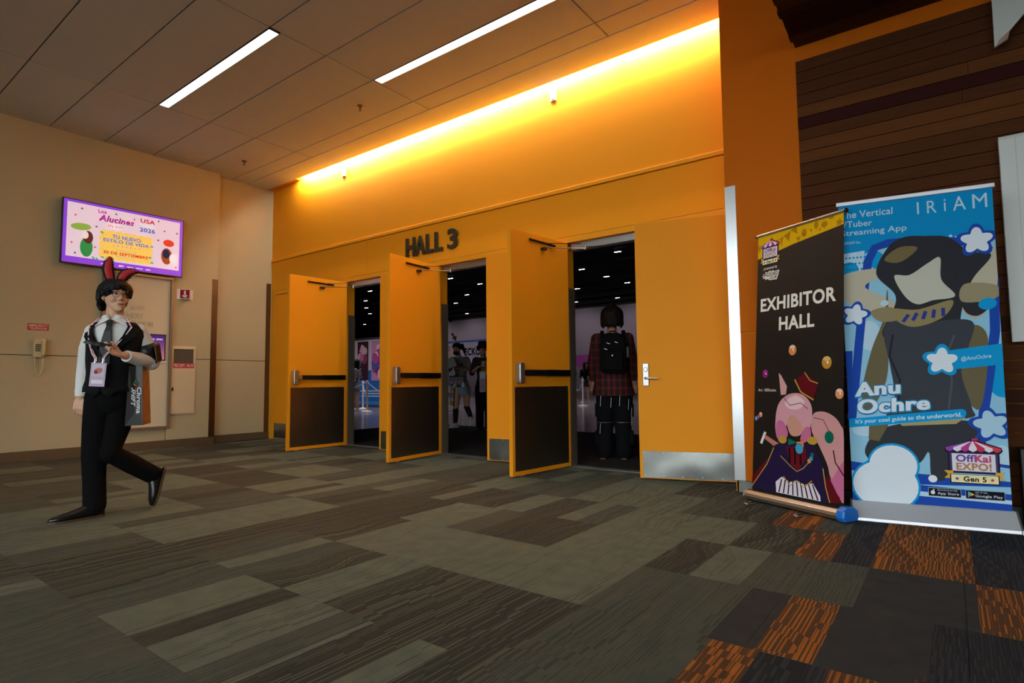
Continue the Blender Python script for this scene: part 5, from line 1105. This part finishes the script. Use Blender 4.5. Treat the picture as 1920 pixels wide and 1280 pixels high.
# rabbit ears on a headband
M_FUR = mat('black_fur', (16, 13, 13), 0.9); M_RED = mat('red_ear_lining', (176, 10, 18), 0.55, bump=0.2, bscale=60)
def rabbit_ear(pts, rr):
    e = MB().tube(pts, rr, 14, flat=0.42, up=(0, 1, 0)).build('rabbit_ear', M_FUR, man, smooth=True); inner = [Vector(p)+V3(0, -.013, .002) for p in pts]
    MB().tube(inner, [max(q*0.62, .002) for q in rr], 12, flat=0.22, up=(0, 1, 0)).build('ear_lining', M_RED, e, smooth=True)
    fz = MB(); r = random.Random(len(pts)*7+int(pts[0][0]*-100))
    for i in range(150):
        k = r.randrange(len(pts)-1); q = r.random(); p = Vector(pts[k]).lerp(Vector(pts[k+1]), q); rad = rr[k]*(1-q)+rr[k+1]*q; d = (Vector(pts[k+1])-Vector(pts[k])).normalized(); sd = V3(0, 1, 0).cross(d)*r.choice((-1, 1))
        b = p+sd*rad*.92+V3(0, r.uniform(-.012, .012), 0); tip = b+(sd*.7+d*r.uniform(-.2, .9)+V3(0, r.uniform(-.4, .4), 0)).normalized()*r.uniform(.008, .018); o = d*.0016
        fz.add([b-o, b+o, tip], [(0, 1, 2)])
    fz.build('fur_fringe', M_FUR, e)
rabbit_ear([(-.080, .0, 1.660), (-.092, .0, 1.705), (-.104, -.004, 1.755), (-.103, -.004, 1.800), (-.096, 0, 1.835), (-.091, .004, 1.856)], [.024, .034, .038, .033, .018, .004])
rabbit_ear([(-.028, .0, 1.668), (-.018, -.004, 1.704), (.000, -.008, 1.734), (.030, -.012, 1.752), (.060, -.014, 1.758), (.080, -.014, 1.754)], [.024, .036, .038, .031, .018, .004])
MB().tube([HM @ V3(.095*math.cos(t), .012, .135+.108*math.sin(t)) for t in [PI*i/16 for i in range(17)]], .005, 8).build('headband', M_BLACK, man, smooth=True)
# arm band with pocket on his left upper arm
ab = MB().tube([shR.lerp(elR, .42), shR.lerp(elR, .92)], [.071, .068], 22, cap=False).build('arm_band', M_BLACK, man, angle=True); ab.modifiers.new('s', 'SOLIDIFY').thickness = 0.004
pc = MB().box(-.036, .036, -.006, .006, -.072, .072).build('phone_pocket', mat('pocket_dark', (26, 22, 20), 0.2), ab, bevel=0.008); pc.location = shR.lerp(elR, .70)+V3(.062, -.036, 0.0); pc.rotation_euler = (0, -0.30, 1.0)
rim = MB()
for b in ((-.034, -.030, -.066, .066), (.030, .034, -.066, .066), (-.034, .034, .062, .066), (-.034, .034, -.066, -.062)): rim.box(b[0], b[1], -.008, -.006, b[2], b[3])
o_ = rim.build('pocket_rim', M_SATIN, ab); o_.location = pc.location; o_.rotation_euler = pc.rotation_euler
# phone held in the hand
phn = empty('mobile_phone', (0, 0, 0), 0, 'dark mobile phone in the walking man\'s hand', 'phone')
Mman = Matrix.Translation((-4.86, 1.66, 0)) @ Matrix.Rotation(1.2417, 4, 'Z')
phn.matrix_world = Mman @ Matrix.Translation((-.140, -.293, 1.196)) @ Matrix.Rotation(0.38, 4, 'Z') @ Matrix.Rotation(0.20, 4, 'Y') @ Matrix.Rotation(-0.18, 4, 'X')
MB().box(-.074, .074, -.036, .036, -.0045, .0035).build('phone_body', mat('phone_navy', (28, 34, 44), 0.3), phn, bevel=0.004, seg=3); MB().box(-.071, .071, -.033, .033, .0035, .0042).build('phone_screen', mat('phone_glass', (12, 12, 14), 0.08), phn)
# paper bag on his forearm
bag = empty('shopping_bag', (0, 0, 0), 0, 'dark paper shopping bag with colourful side hanging from his arm', 'bag')
bag.matrix_world = Mman @ Matrix.Translation((.086, -.115, .622)) @ Matrix.Rotation(-0.06, 4, 'Z')
M_BAGD = mat('bag_dark', (34, 36, 36), 0.4); BW, BD_, BH = .054, .27, .43
def multi_mat():
    m = mat('bag_artwork', (150, 90, 40), 0.45); nt, n, b = nodes_of(m); g_ = n.new('ShaderNodeNewGeometry'); nz = n.new('ShaderNodeTexNoise'); nz.inputs['Scale'].default_value = 14; nz.inputs['Detail'].default_value = 5; nz.inputs['Distortion'].default_value = 1.5
    nt.links.new(g_.outputs['Position'], nz.inputs['Vector']); rp = n.new('ShaderNodeValToRGB'); cr = rp.color_ramp; cr.elements[0].position = .3; cr.elements[0].color = rgb(70, 30, 22); cr.elements[1].position = .72; cr.elements[1].color = rgb(196, 170, 110)
    for p, c in ((.42, (120, 100, 50)), (.5, (190, 104, 40)), (.58, (96, 104, 60)), (.65, (170, 70, 40))): e = cr.elements.new(p); e.color = rgb(*c)
    nt.links.new(nz.outputs['Fac'], rp.inputs['Fac']); nt.links.new(rp.outputs['Color'], b.inputs['Base Color']); return m
MB().add([(-BW*.75, 0, BH), (0, .012, BH), (BW*.75, 0, BH), (BW, 0, .0), (-BW, 0, 0), (0, 0.004, .085)], [(0, 1, 5, 4), (1, 2, 3, 5), (4, 5, 3)]).build('gusset', M_BAGD, bag)
MB().add([(BW*.75, 0, BH), (BW*.75+.035, BD_, BH-.01), (BW+.045, BD_, 0), (BW, 0, 0)], [(0, 1, 2, 3)]).build('art_face', multi_mat(), bag)
MB().add([(-BW*.75, 0, BH), (-BW*.75+.035, BD_, BH-.01), (-BW+.045, BD_, 0), (-BW, 0, 0)], [(0, 1, 2, 3)]).add([(-BW*.75+.035, BD_, BH-.01), (BW*.75+.035, BD_, BH-.01), (BW+.045, BD_, 0), (-BW+.045, BD_, 0)], [(0, 1, 2, 3)]).add([(-BW, 0, 0), (BW, 0, 0), (BW+.045, BD_, 0), (-BW+.045, BD_, 0)], [(0, 1, 2, 3)]).build('bag_walls', M_BAGD, bag)
for s in (-1, 1): MB().tube([(s*BW*.7, .06, BH-.03), (s*BW*.6, .07, BH+.05), (s*.015, .05, BH+.115), (s*.02, .10, BH+.118), (s*BW*.7+.02, .19, BH+.04), (s*BW*.7+.02, .20, BH-.03)], .005, 8).build('handle', M_BLACK, bag, smooth=True)
gp = [c for c in bag.children if c.name.startswith('gusset')][0]
S = Sheet(gp, (-BW*.78, -.002, BH), (BW*.78, -.002, BH), (BW, -.002, 0), (-BW, -.002, 0), 0.0006)
S.text('Chroma', (.93, .64), (.93, .20), (.62, .20), (.62, .64), (226, 226, 226), 2, 0.04); S.text('SHIFT', (.56, .60), (.56, .32), (.28, .32), (.28, .64), (226, 226, 226), 2, 0.04, 0.25)
S.poly([(.5, .66), (.64, .70), (.5, .71)], (206, 50, 40), 3); S.poly([(.5, .66), (.36, .70), (.5, .71)], (210, 120, 40), 3); S.poly([(.5, .77), (.64, .70), (.5, .70)], (20, 150, 90), 3); S.poly([(.5, .77), (.36, .70), (.5, .70)], (30, 120, 70), 3); S.disc(.5, .71, .06, (30, 34, 34), 4)

# ---- people inside the hall
def generic(root, yaw, skin, top, bottoms, J, hairm, ends, shoes, sleeve=0.45, bottom='trousers', vox=0.011, hairvol=1.06, top_rows=None, hand_l=None, hand_r=None, face=True, legs_k=1.0, head_yaw=None, topname='shirt', pitch=0.0, sole=None):
    """clothed figure: one skin body, hair, top, bottoms and shoes"""
    g_ = {k: Vector(v) for k, v in J.items()}; cx = (g_['shL'].x+g_['shR'].x)/2; cy = (g_['shL'].y+g_['shR'].y)/2; hx = (g_['hipL'].x+g_['hipR'].x)/2; zs_, zh = (g_['shL'].z+g_['shR'].z)/2, (g_['hipL'].z+g_['hipR'].z)/2
    wsh = (g_['shR']-g_['shL']).length/2; rows = []
    for t, a, b in ((-.10, .92, .70), (0.0, .98, .72), (.25, .84, .62), (.45, .84, .64), (.70, .98, .70), (.90, 1.04, .66), (1.0, .98, .58), (1.06, .70, .46), (1.11, .42, .36)): rows.append((zh+(zs_-zh)*t, hx+(cx-hx)*max(t, 0), cy*max(t, 0), wsh*a*.92, wsh*b*.92))
    M = head_matrix(g_['head'], yaw if head_yaw is None else head_yaw, pitch, 0, 1.0)
    b = MB(); add_head(b, M, ears=False, nose=face); b.chain([V3(cx, cy, zs_), g_['head']+V3(0, .01, .05)], [.058, .054]); torso(b, rows, yaw, .9)
    for s in 'LR': b.chain([g_['sh'+s], g_['el'+s], g_['wr'+s]], [.047, .040, .029]); b.chain([g_['hip'+s], g_['knee'+s], g_['ank'+s]], [.080*legs_k, .056*legs_k, .036])
    for s, hd in (('L', hand_l), ('R', hand_r)):
        f, nrm, sd, cu = hd or ((0.0, -.05, -1), (.2, .9, 0), 1, (.3, .4, .3)); add_hand(b, g_['wr'+s], f, nrm, sd, cu, 0.95)
    fuse(b, 'body', skin, root, vox, 2)
    if face: face_bits(M, root)
    if hairm: hair_locks(M, root, hairm, ends, 3, vol=hairvol, voxel=0.009, r0=.024, step=12)
    tp = MB(); torso(tp, top_rows or rows, yaw, 1.06)
    for s in 'LR':
        A, E, W = g_['sh'+s], g_['el'+s], g_['wr'+s]; inn = V3(cx, cy, zs_)
        if sleeve <= .5: tp.chain([A.lerp(inn, .2), A, A.lerp(E, sleeve*2)], [.066, .064, .060])
        else: tp.chain([A.lerp(inn, .2), A, A.lerp(E, .5), E, E.lerp(W, (sleeve-.5)*2)], [.068, .066, .060, .054, .044])
    fuse(tp, topname, top, root, vox, 2)
    bt = MB(); torso(bt, [(zh-.07, hx, 0, wsh*.80, wsh*.62), (zh, hx, 0, wsh*.94, wsh*.70), (zh+.10, hx, 0, wsh*.90, wsh*.66), (zh+.16, hx, 0, wsh*.82, wsh*.62)], yaw, 1.06)
    if bottom == 'trousers':
        for s in 'LR': bt.chain([g_['hip'+s], g_['hip'+s].lerp(g_['knee'+s], .5), g_['knee'+s], g_['knee'+s].lerp(g_['ank'+s], .5), g_['ank'+s]], [.095*legs_k, .090*legs_k, .080*legs_k, .078*legs_k, .078*legs_k])
    elif bottom == 'shorts':
        for s in 'LR': bt.chain([g_['hip'+s], g_['hip'+s].lerp(g_['knee'+s], .30)], [.098, .108])
    elif bottom == 'skirt':
        bt = MB(); torso(bt, [(zh-.12, hx, 0, wsh*1.12, wsh*.92), (zh-.02, hx, 0, wsh*1.06, wsh*.84), (zh+.08, hx, 0, wsh*.96, wsh*.72), (zh+.17, hx, 0, wsh*.84, wsh*.62)], yaw)
    fuse(bt, 'shorts' if bottom == 'shorts' else bottom, bottoms, root, vox, 2)
    for s in 'LR': add_shoe(root, g_['heel'+s], g_['toe'+s], g_.get('up'+s, V3(0, 0, 1)), shoes, sole or shoes, wd=1.05)
    return M
def loc_of(x, y): return (x, y, 0), math.atan2(-x/math.hypot(x, y), y/math.hypot(x, y))
M_BROWNHAIR = mat('hair_dark_brown', (30, 20, 15), 0.6, spec=0.15, bump=0.6, bscale=120)
M_DENIM = mat('denim_light', (112, 132, 150), 0.85, var=0.12, vscale=14)
M_SNEAK = mat('sneaker_white', (218, 208, 206), 0.5)
# visitor with plaid shirt and backpack, seen from behind
(l, rz) = loc_of(-3.2, 6.2); bp_ = empty('person', l, rz, 'visitor in red and black plaid shirt seen from behind in the doorway', 'person')
def plaid():
    m = mat('plaid_red_black', (90, 14, 14), 0.85); nt, n, b = nodes_of(m); tc = n.new('ShaderNodeTexCoord'); sp = n.new('ShaderNodeSeparateXYZ'); nt.links.new(tc.outputs['Object'], sp.inputs[0])
    def st_(o, f, w_): return math_node(nt, 'GREATER_THAN', math_node(nt, 'SINE', math_node(nt, 'MULTIPLY', o, f)), w_)
    v = math_node(nt, 'ADD', math_node(nt, 'MULTIPLY', st_(sp.outputs['X'], 95, 0.45), 0.6), math_node(nt, 'MULTIPLY', st_(sp.outputs['Z'], 70, 0.5), 0.4))
    mx = n.new('ShaderNodeMix'); mx.data_type = 'RGBA'; mx.inputs['A'].default_value = rgb(20, 13, 13); mx.inputs['B'].default_value = rgb(116, 18, 18); nt.links.new(v, mx.inputs['Factor']); nt.links.new(mx.outputs['Result'], b.inputs['Base Color']); return m
PLAID = plaid(); M_CARGO = mat('cargo_black', (20, 21, 23), 0.9, spec=0.1, bump=0.4, bscale=20)
Jb = dict(head=(0.005, 0.0, 1.555), shL=(-.185, 0, 1.415), shR=(.190, 0, 1.418), elL=(-.245, .02, 1.10), elR=(.255, .02, 1.10), wrL=(-.235, .06, .88), wrR=(.245, .06, .88), hipL=(-.085, 0, .80), hipR=(.120, 0, .80), kneeL=(-.100, .02, .42), kneeR=(.110, .02, .42), ankL=(-.115, 0, .08), ankR=(.115, 0, .08), heelL=(-.130, -.07, 0), toeL=(-.150, .20, 0), heelR=(.110, -.07, 0), toeR=(.125, .20, 0))
rows_b = [(.74, .0, 0, .235, .165), (.80, .0, 0, .225, .160), (.95, .0, 0, .195, .140), (1.10, .0, 0, .185, .135), (1.25, .0, 0, .195, .138), (1.36, .0, 0, .190, .125), (1.42, .0, 0, .165, .10), (1.455, .0, 0, .11, .075), (1.48, .0, 0, .07, .06)]
generic(bp_, PI, M_SKIN2, PLAID, M_CARGO, Jb, M_BROWNHAIR, lambda p: -0.01 if abs(p) > 60 else 0.08, M_BLACK, 0.86, 'trousers', 0.010, 1.38, rows_b, face=False, legs_k=1.22, sole=mat('red_sole', (120, 26, 22), 0.6))
M_ZIP = mat('zip_silver', (150, 150, 150), 0.3, metal=0.8)
for x, z, dz in ((-.15, .62, .12), (-.03, .60, .12), (.07, .62, .14), (.17, .58, .12), (.20, .40, .2), (-.16, .30, .12), (.03, .74, .05)): MB().tube([(x, -.112, z), (x+.008, -.112, z+dz)], .003, 6).build('trouser_zip', M_ZIP, bp_)
for x in (-.10, .115): MB().tube([(x-.085, -.06, .43), (x-.05, -.098, .43), (x, -.112, .43), (x+.05, -.098, .43), (x+.085, -.06, .43)], .0035, 6).build('knee_zip', M_ZIP, bp_)
for x, z in ((-.185, .57), (.205, .57), (-.19, .25), (.20, .25)): MB().box(x-.03, x+.03, -.055, .055, z-.08, z+.08).build('cargo_pocket', M_CARGO, bp_, bevel=0.014)
bk = empty('backpack', l, rz, 'black backpack on the plaid visitor', 'backpack'); bk.location = (l[0], l[1], 0.0)
M_PACK = mat('pack_black', (13, 13, 14), 0.85, spec=0.1, bump=0.15, bscale=60)
o_ = MB().prism([(-.125, 1.0), (.145, 1.0), (.162, 1.05), (.160, 1.33), (.135, 1.42), (.08, 1.455), (-.06, 1.455), (-.115, 1.42), (-.14, 1.33), (-.142, 1.05)], -.30, -.135, 'y').build('main_compartment', M_PACK, bk, bevel=0.03, seg=3)
MB().prism([(-.10, 1.03), (.12, 1.03), (.125, 1.22), (.10, 1.25), (-.08, 1.25), (-.105, 1.22)], -.345, -.295, 'y').build('front_pocket', M_PACK, bk, bevel=0.02, seg=3)
MB().tube([(-.03, -.20, 1.45), (-.02, -.20, 1.485), (.04, -.20, 1.485), (.05, -.20, 1.45)], .008, 8).build('grab_handle', M_PACK, bk, smooth=True)
for x in (-.11, .13): MB().tube([(x, -.15, 1.40), (x*1.0, -.10, 1.475), (x*1.05, .0, 1.505), (x*1.05, .09, 1.46)], .022, 8, flat=0.4).build('shoulder_strap', M_PACK, bk, smooth=True)
for x, z in ((-.06, 1.345), (.03, 1.355), (-.09, 1.28)): MB().tube([(x, -.306, z), (x+.035, -.308, z-.012)], .004, 6).build('zip_pull', M_ZIP, bk)
MB().tube([(.168, -.22, 1.18), (.168, -.22, 1.30)], [.026, .020], 12).build('water_bottle', mat('bottle_clear', (120, 130, 140), 0.15), bk, smooth=True)
MB().prism([(-.008, 1.205), (.008, 1.205), (0.0, 1.188)], -.349, -.345, 'y').build('emblem', M_ZIP, bk)
# woman with a mask, denim skirt and an arrow headpiece
(l, rz) = loc_of(-8.05, 8.85); wm = empty('person', l, rz, 'woman in grey shirt, denim skirt and black mask stepping in the hall', 'person')
Jw = dict(head=(-.050, -.03, 1.475), shL=(-.150, -.02, 1.375), shR=(.140, 0, 1.380), elL=(-.215, -.10, 1.16), elR=(.215, -.02, 1.155), wrL=(-.200, -.30, 1.20), wrR=(-.02, -.24, 1.19), hipL=(-.045, 0, .78), hipR=(.135, 0, .78), kneeL=(-.085, -.05, .42), kneeR=(.135, .0, .44), ankL=(-.095, -.07, .09), ankR=(.225, .10, .19), heelL=(-.04, -.05, 0), toeL=(-.22, -.22, 0), heelR=(.265, .13, .17), toeR=(.20, -.02, .02), upR=(-.6, -.5, .6))
Mw = generic(wm, -.35, M_SKIN2, mat('grey_tee', (104, 98, 94), 0.85), M_DENIM, Jw, M_HAIR, lambda p: 0.19 if abs(p) < 40 else (0.15 if abs(p) < 100 else 0.10), M_SNEAK, 0.42, 'skirt', 0.010, 1.03, hand_l=((-.3, -.8, .1), (.2, -.1, .9), 1, (.3, .5, .4)), hand_r=((-.9, -.3, .05), (0, -.2, .9), 1, (.3, .5, .4)), pitch=0.22, legs_k=1.12)
MB().ell((0, 0, 0), (.062, .040, .050), 16, 9, M=Mw @ Matrix.Translation((0, -.070, .050))).build('face_mask', mat('mask_black', (20, 19, 22), 0.7), wm, smooth=True)
MB().ell((.045, .095, 1.665), (.045, .05, .05)).tube([(.045, .11, 1.66), (.09, .13, 1.58), (.10, .13, 1.50)], [.04, .035, .012], 10).build('ponytail', M_HAIR, wm, smooth=True)
for s, a, k, w2 in (('L', (-.085, -.05, .40), (-.095, -.07, .07), 0), ('R', (.135, .0, .42), (.235, .11, .16), 0)): MB().chain([a, V3(*a).lerp(V3(*k), .45), k], [.060, .058, .040], 14).build('knee_sock', mat('sock_black', (16, 15, 16), 0.85), wm, smooth=True)
ar = MB().prism([(-.20, 1.915), (-.13, 1.925), (-.105, 1.855), (-.065, 1.875), (-.075, 1.755), (-.165, 1.825), (-.135, 1.838), (-.165, 1.885)], -.02, .02, 'y').build('arrow_headpiece', mat('arrow_red', (110, 20, 22), 0.6), wm, bevel=0.003)
MB().tube([(-.085, 0, 1.76), (-.06, .0, 1.69)], .004, 6).build('headpiece_pin', M_BLACK, wm)
MB().tube([(.13, -.03, 1.41), (.02, -.135, 1.25), (-.10, -.15, 1.05), (-.16, -.08, .93)], .018, 8, flat=0.3, up=(0, -1, 0)).build('bag_strap', M_BLACK, wm)
wb_ = empty('shoulder_bag', l, rz, 'dark shoulder bag with colourful charms at the masked woman\'s hip', 'bag')
MB().box(-.22, .10, -.235, -.145, .84, 1.04).build('bag_body', M_BLACK, wb_, bevel=0.02, seg=3)
r = random.Random(12)
for i in range(9):
    x, z = -.20+.035*i, .80+.12*r.random(); MB().box(x, x+.03, -.250, -.240, z, z+.05+.05*r.random()).build('charm', mat('charm_%d' % (i % 5), [(190, 80, 120), (70, 150, 190), (206, 196, 190), (90, 160, 90), (150, 60, 60)][i % 5], 0.5), wb_, bevel=0.003)
MB().box(-.195, -.165, -.25, -.24, .45, .80).build('ribbon', mat('ribbon_multi', (120, 130, 70), 0.6, var=0.6, vscale=22), wb_)
fo = empty('folder', (0, 0, 0), 0, 'dark blue folder held by the masked woman', 'folder')
fo.matrix_world = Matrix.Translation(l) @ Matrix.Rotation(rz, 4, 'Z') @ Matrix.Translation((-.20, -.40, 1.285)) @ Matrix.Rotation(-0.35, 4, 'Y') @ Matrix.Rotation(0.75, 4, 'X')
MB().box(-.12, .12, -.15, .15, 0, .006).build('cover', mat('folder_blue', (34, 52, 74), 0.5), fo, bevel=0.002); MB().box(-.115, .115, -.145, .145, .006, .010).build('sheets', mat('paper_grey', (150, 150, 150), 0.8), fo)
# man in black with bucket hat, half hidden by the door leaf
(l, rz) = loc_of(-7.25, 8.6); mh = empty('person', l, rz, 'man in black with a bucket hat looking at his hands', 'person')
Jm = dict(head=(.020, -.04, 1.435), shL=(-.120, 0, 1.335), shR=(.200, 0, 1.335), elL=(-.190, -.04, 1.09), elR=(.26, -.04, 1.09), wrL=(-.075, -.26, 1.19), wrR=(.12, -.26, 1.19), hipL=(-.045, 0, .80), hipR=(.125, 0, .80), kneeL=(-.045, 0, .42), kneeR=(.13, 0, .42), ankL=(-.045, 0, .08), ankR=(.13, 0, .08), heelL=(-.03, .04, 0), toeL=(-.06, -.22, 0), heelR=(.13, .04, 0), toeR=(.15, -.22, 0))
Mm = generic(mh, 0.0, M_SKIN2, mat('black_jacket', (20, 19, 20), 0.8), M_TROUS, Jm, M_HAIR, lambda p: 0.15 if abs(p) < 60 else 0.08, M_BLACK, 0.5, 'trousers', 0.011, hand_l=((.6, -.4, .2), (0, -.2, .9), -1, (.4, .6, .4)), hand_r=((-.6, -.4, .2), (0, -.2, .9), 1, (.4, .6, .4)), pitch=0.2)
MB().lathe([(.135, .150), (.132, .156), (.100, .185), (.094, .195), (.088, .255), (.070, .268), (.01, .272)], 24, M=Mm @ Matrix.Translation((0, .006, 0))).build('bucket_hat', mat('hat_black', (18, 17, 17), 0.9), mh, angle=True)
MB().box(-.055, .055, -.135, -.105, 1.05, 1.32).build('shirt_front', mat('ochre_shirt', (150, 110, 30), 0.8), mh, bevel=0.01).location = (.04, 0, 0)
lc = MB().box(-.045, .075, -.15, -.146, .72, 1.12).build('badge_ribbons', mat('ribbons_mix', (150, 120, 150), 0.5, var=0.7, vscale=18), mh); MB().box(-.035, .065, -.152, -.150, .98, 1.10).build('badge_card', mat('badge_pale', (190, 190, 196), 0.5), lc)
MB().box(.005, .055, -.34, -.325, 1.20, 1.31).build('held_phone', mat('phone_navy', (28, 34, 44), 0.3), mh, bevel=0.004)
# girl in grey hoodie
(l, rz) = loc_of(-15.7, 12.2); gi = empty('person', l, rz, 'girl in grey hoodie and denim shorts standing by the barrier chain', 'person')
Jg = dict(head=(-.045, -.02, 1.46), shL=(-.05, -.13, 1.34), shR=(.07, .14, 1.34), elL=(-.05, -.17, 1.10), elR=(.13, .17, 1.10), wrL=(-.21, -.08, 1.12), wrR=(-.14, .06, 1.10), hipL=(-.01, -.08, .83), hipR=(.03, .08, .83), kneeL=(-.03, -.08, .45), kneeR=(.03, .09, .45), ankL=(.0, -.08, .08), ankR=(.05, .10, .08), heelL=(.05, -.08, 0), toeL=(-.19, -.09, 0), heelR=(.09, .10, 0), toeR=(-.15, .11, 0))
generic(gi, -1.35, M_SKIN, mat('hoodie_grey', (140, 132, 138), 0.85, var=0.2, vscale=6), M_DENIM, Jg, M_HAIR, lambda p: 0.15 if abs(p) < 50 else -0.14, M_SNEAK, 0.92, 'shorts', 0.012, 1.08, topname='hoodie', hand_l=((-.9, 0, .2), (0, 0, 1), 1, (.3, .4, .3)), hand_r=((-.9, 0, .2), (0, 0, 1), 1, (.3, .4, .3)))
MB().ell((.075, .03, 1.36), (.08, .10, .06)).build('hood', mat('hoodie_grey', (140, 132, 138), 0.85), gi, smooth=True); MB().box(-.30, -.20, -.10, .06, 1.10, 1.17).build('held_cup', M_WHITE, gi, bevel=0.02)
# far visitor with long hair, and one with a red bag
(l, rz) = loc_of(-12.2, 21.1); fa = empty('person', l, rz, 'far visitor in black with long dark hair and white shoes', 'person')
Jf = dict(head=(.06, 0, 1.48), shL=(-.11, 0, 1.36), shR=(.20, 0, 1.36), elL=(-.16, -.02, 1.10), elR=(.25, -.02, 1.10), wrL=(-.08, -.20, 1.05), wrR=(.22, -.15, .92), hipL=(-.04, 0, .80), hipR=(.12, 0, .80), kneeL=(-.07, -.02, .43), kneeR=(.13, -.02, .43), ankL=(-.08, 0, .08), ankR=(.15, 0, .08), heelL=(-.06, .04, 0), toeL=(-.14, -.18, 0), heelR=(.15, .04, 0), toeR=(.18, -.18, 0))
generic(fa, 0.5, M_SKIN, M_VEST, mat('navy_skirt', (36, 30, 50), 0.8), Jf, M_BROWNHAIR, lambda p: 0.16 if abs(p) < 45 else -0.12, M_SNEAK, 0.9, 'skirt', 0.014, 1.08)
MB().box(.12, .20, -.16, -.10, .93, 1.12).build('held_drink', mat('drink_green', (120, 150, 110), 0.4), fa, bevel=0.02)
(l, rz) = loc_of(-13.55, 22.3); fb = empty('person', l, rz, 'far visitor in teal and blue beside the red bag', 'person')
Jr = {k: (v[0]-.03, v[1], v[2]) for k, v in Jf.items()}
generic(fb, 0.3, M_SKIN2, mat('teal_jacket', (44, 92, 110), 0.8), M_TROUS, Jr, M_HAIR, lambda p: 0.15 if abs(p) < 60 else 0.04, M_BLACK, 0.9, 'trousers', 0.014)
rb = empty('red_bag', (-13.38, 22.0, 0), rz, 'bright red tote bag beside the teal visitor far in the hall', 'bag')
MB().rings([[(-.17, -.09, 0.0), (.17, -.09, 0), (.17, .09, 0), (-.17, .09, 0)], [(-.19, -.10, .35), (.19, -.10, .35), (.19, .10, .35), (-.19, .10, .35)], [(-.18, -.02, .74), (.18, -.02, .74), (.18, .02, .74), (-.18, .02, .74)]]).build('bag_body', mat('tote_red', (206, 36, 22), 0.6), rb, bevel=0.02)
MB().tube([(-.08, 0, .73), (-.07, 0, .88), (.07, 0, .88), (.08, 0, .73)], .01, 8).build('handle', mat('tote_red', (206, 36, 22), 0.6), rb, smooth=True)
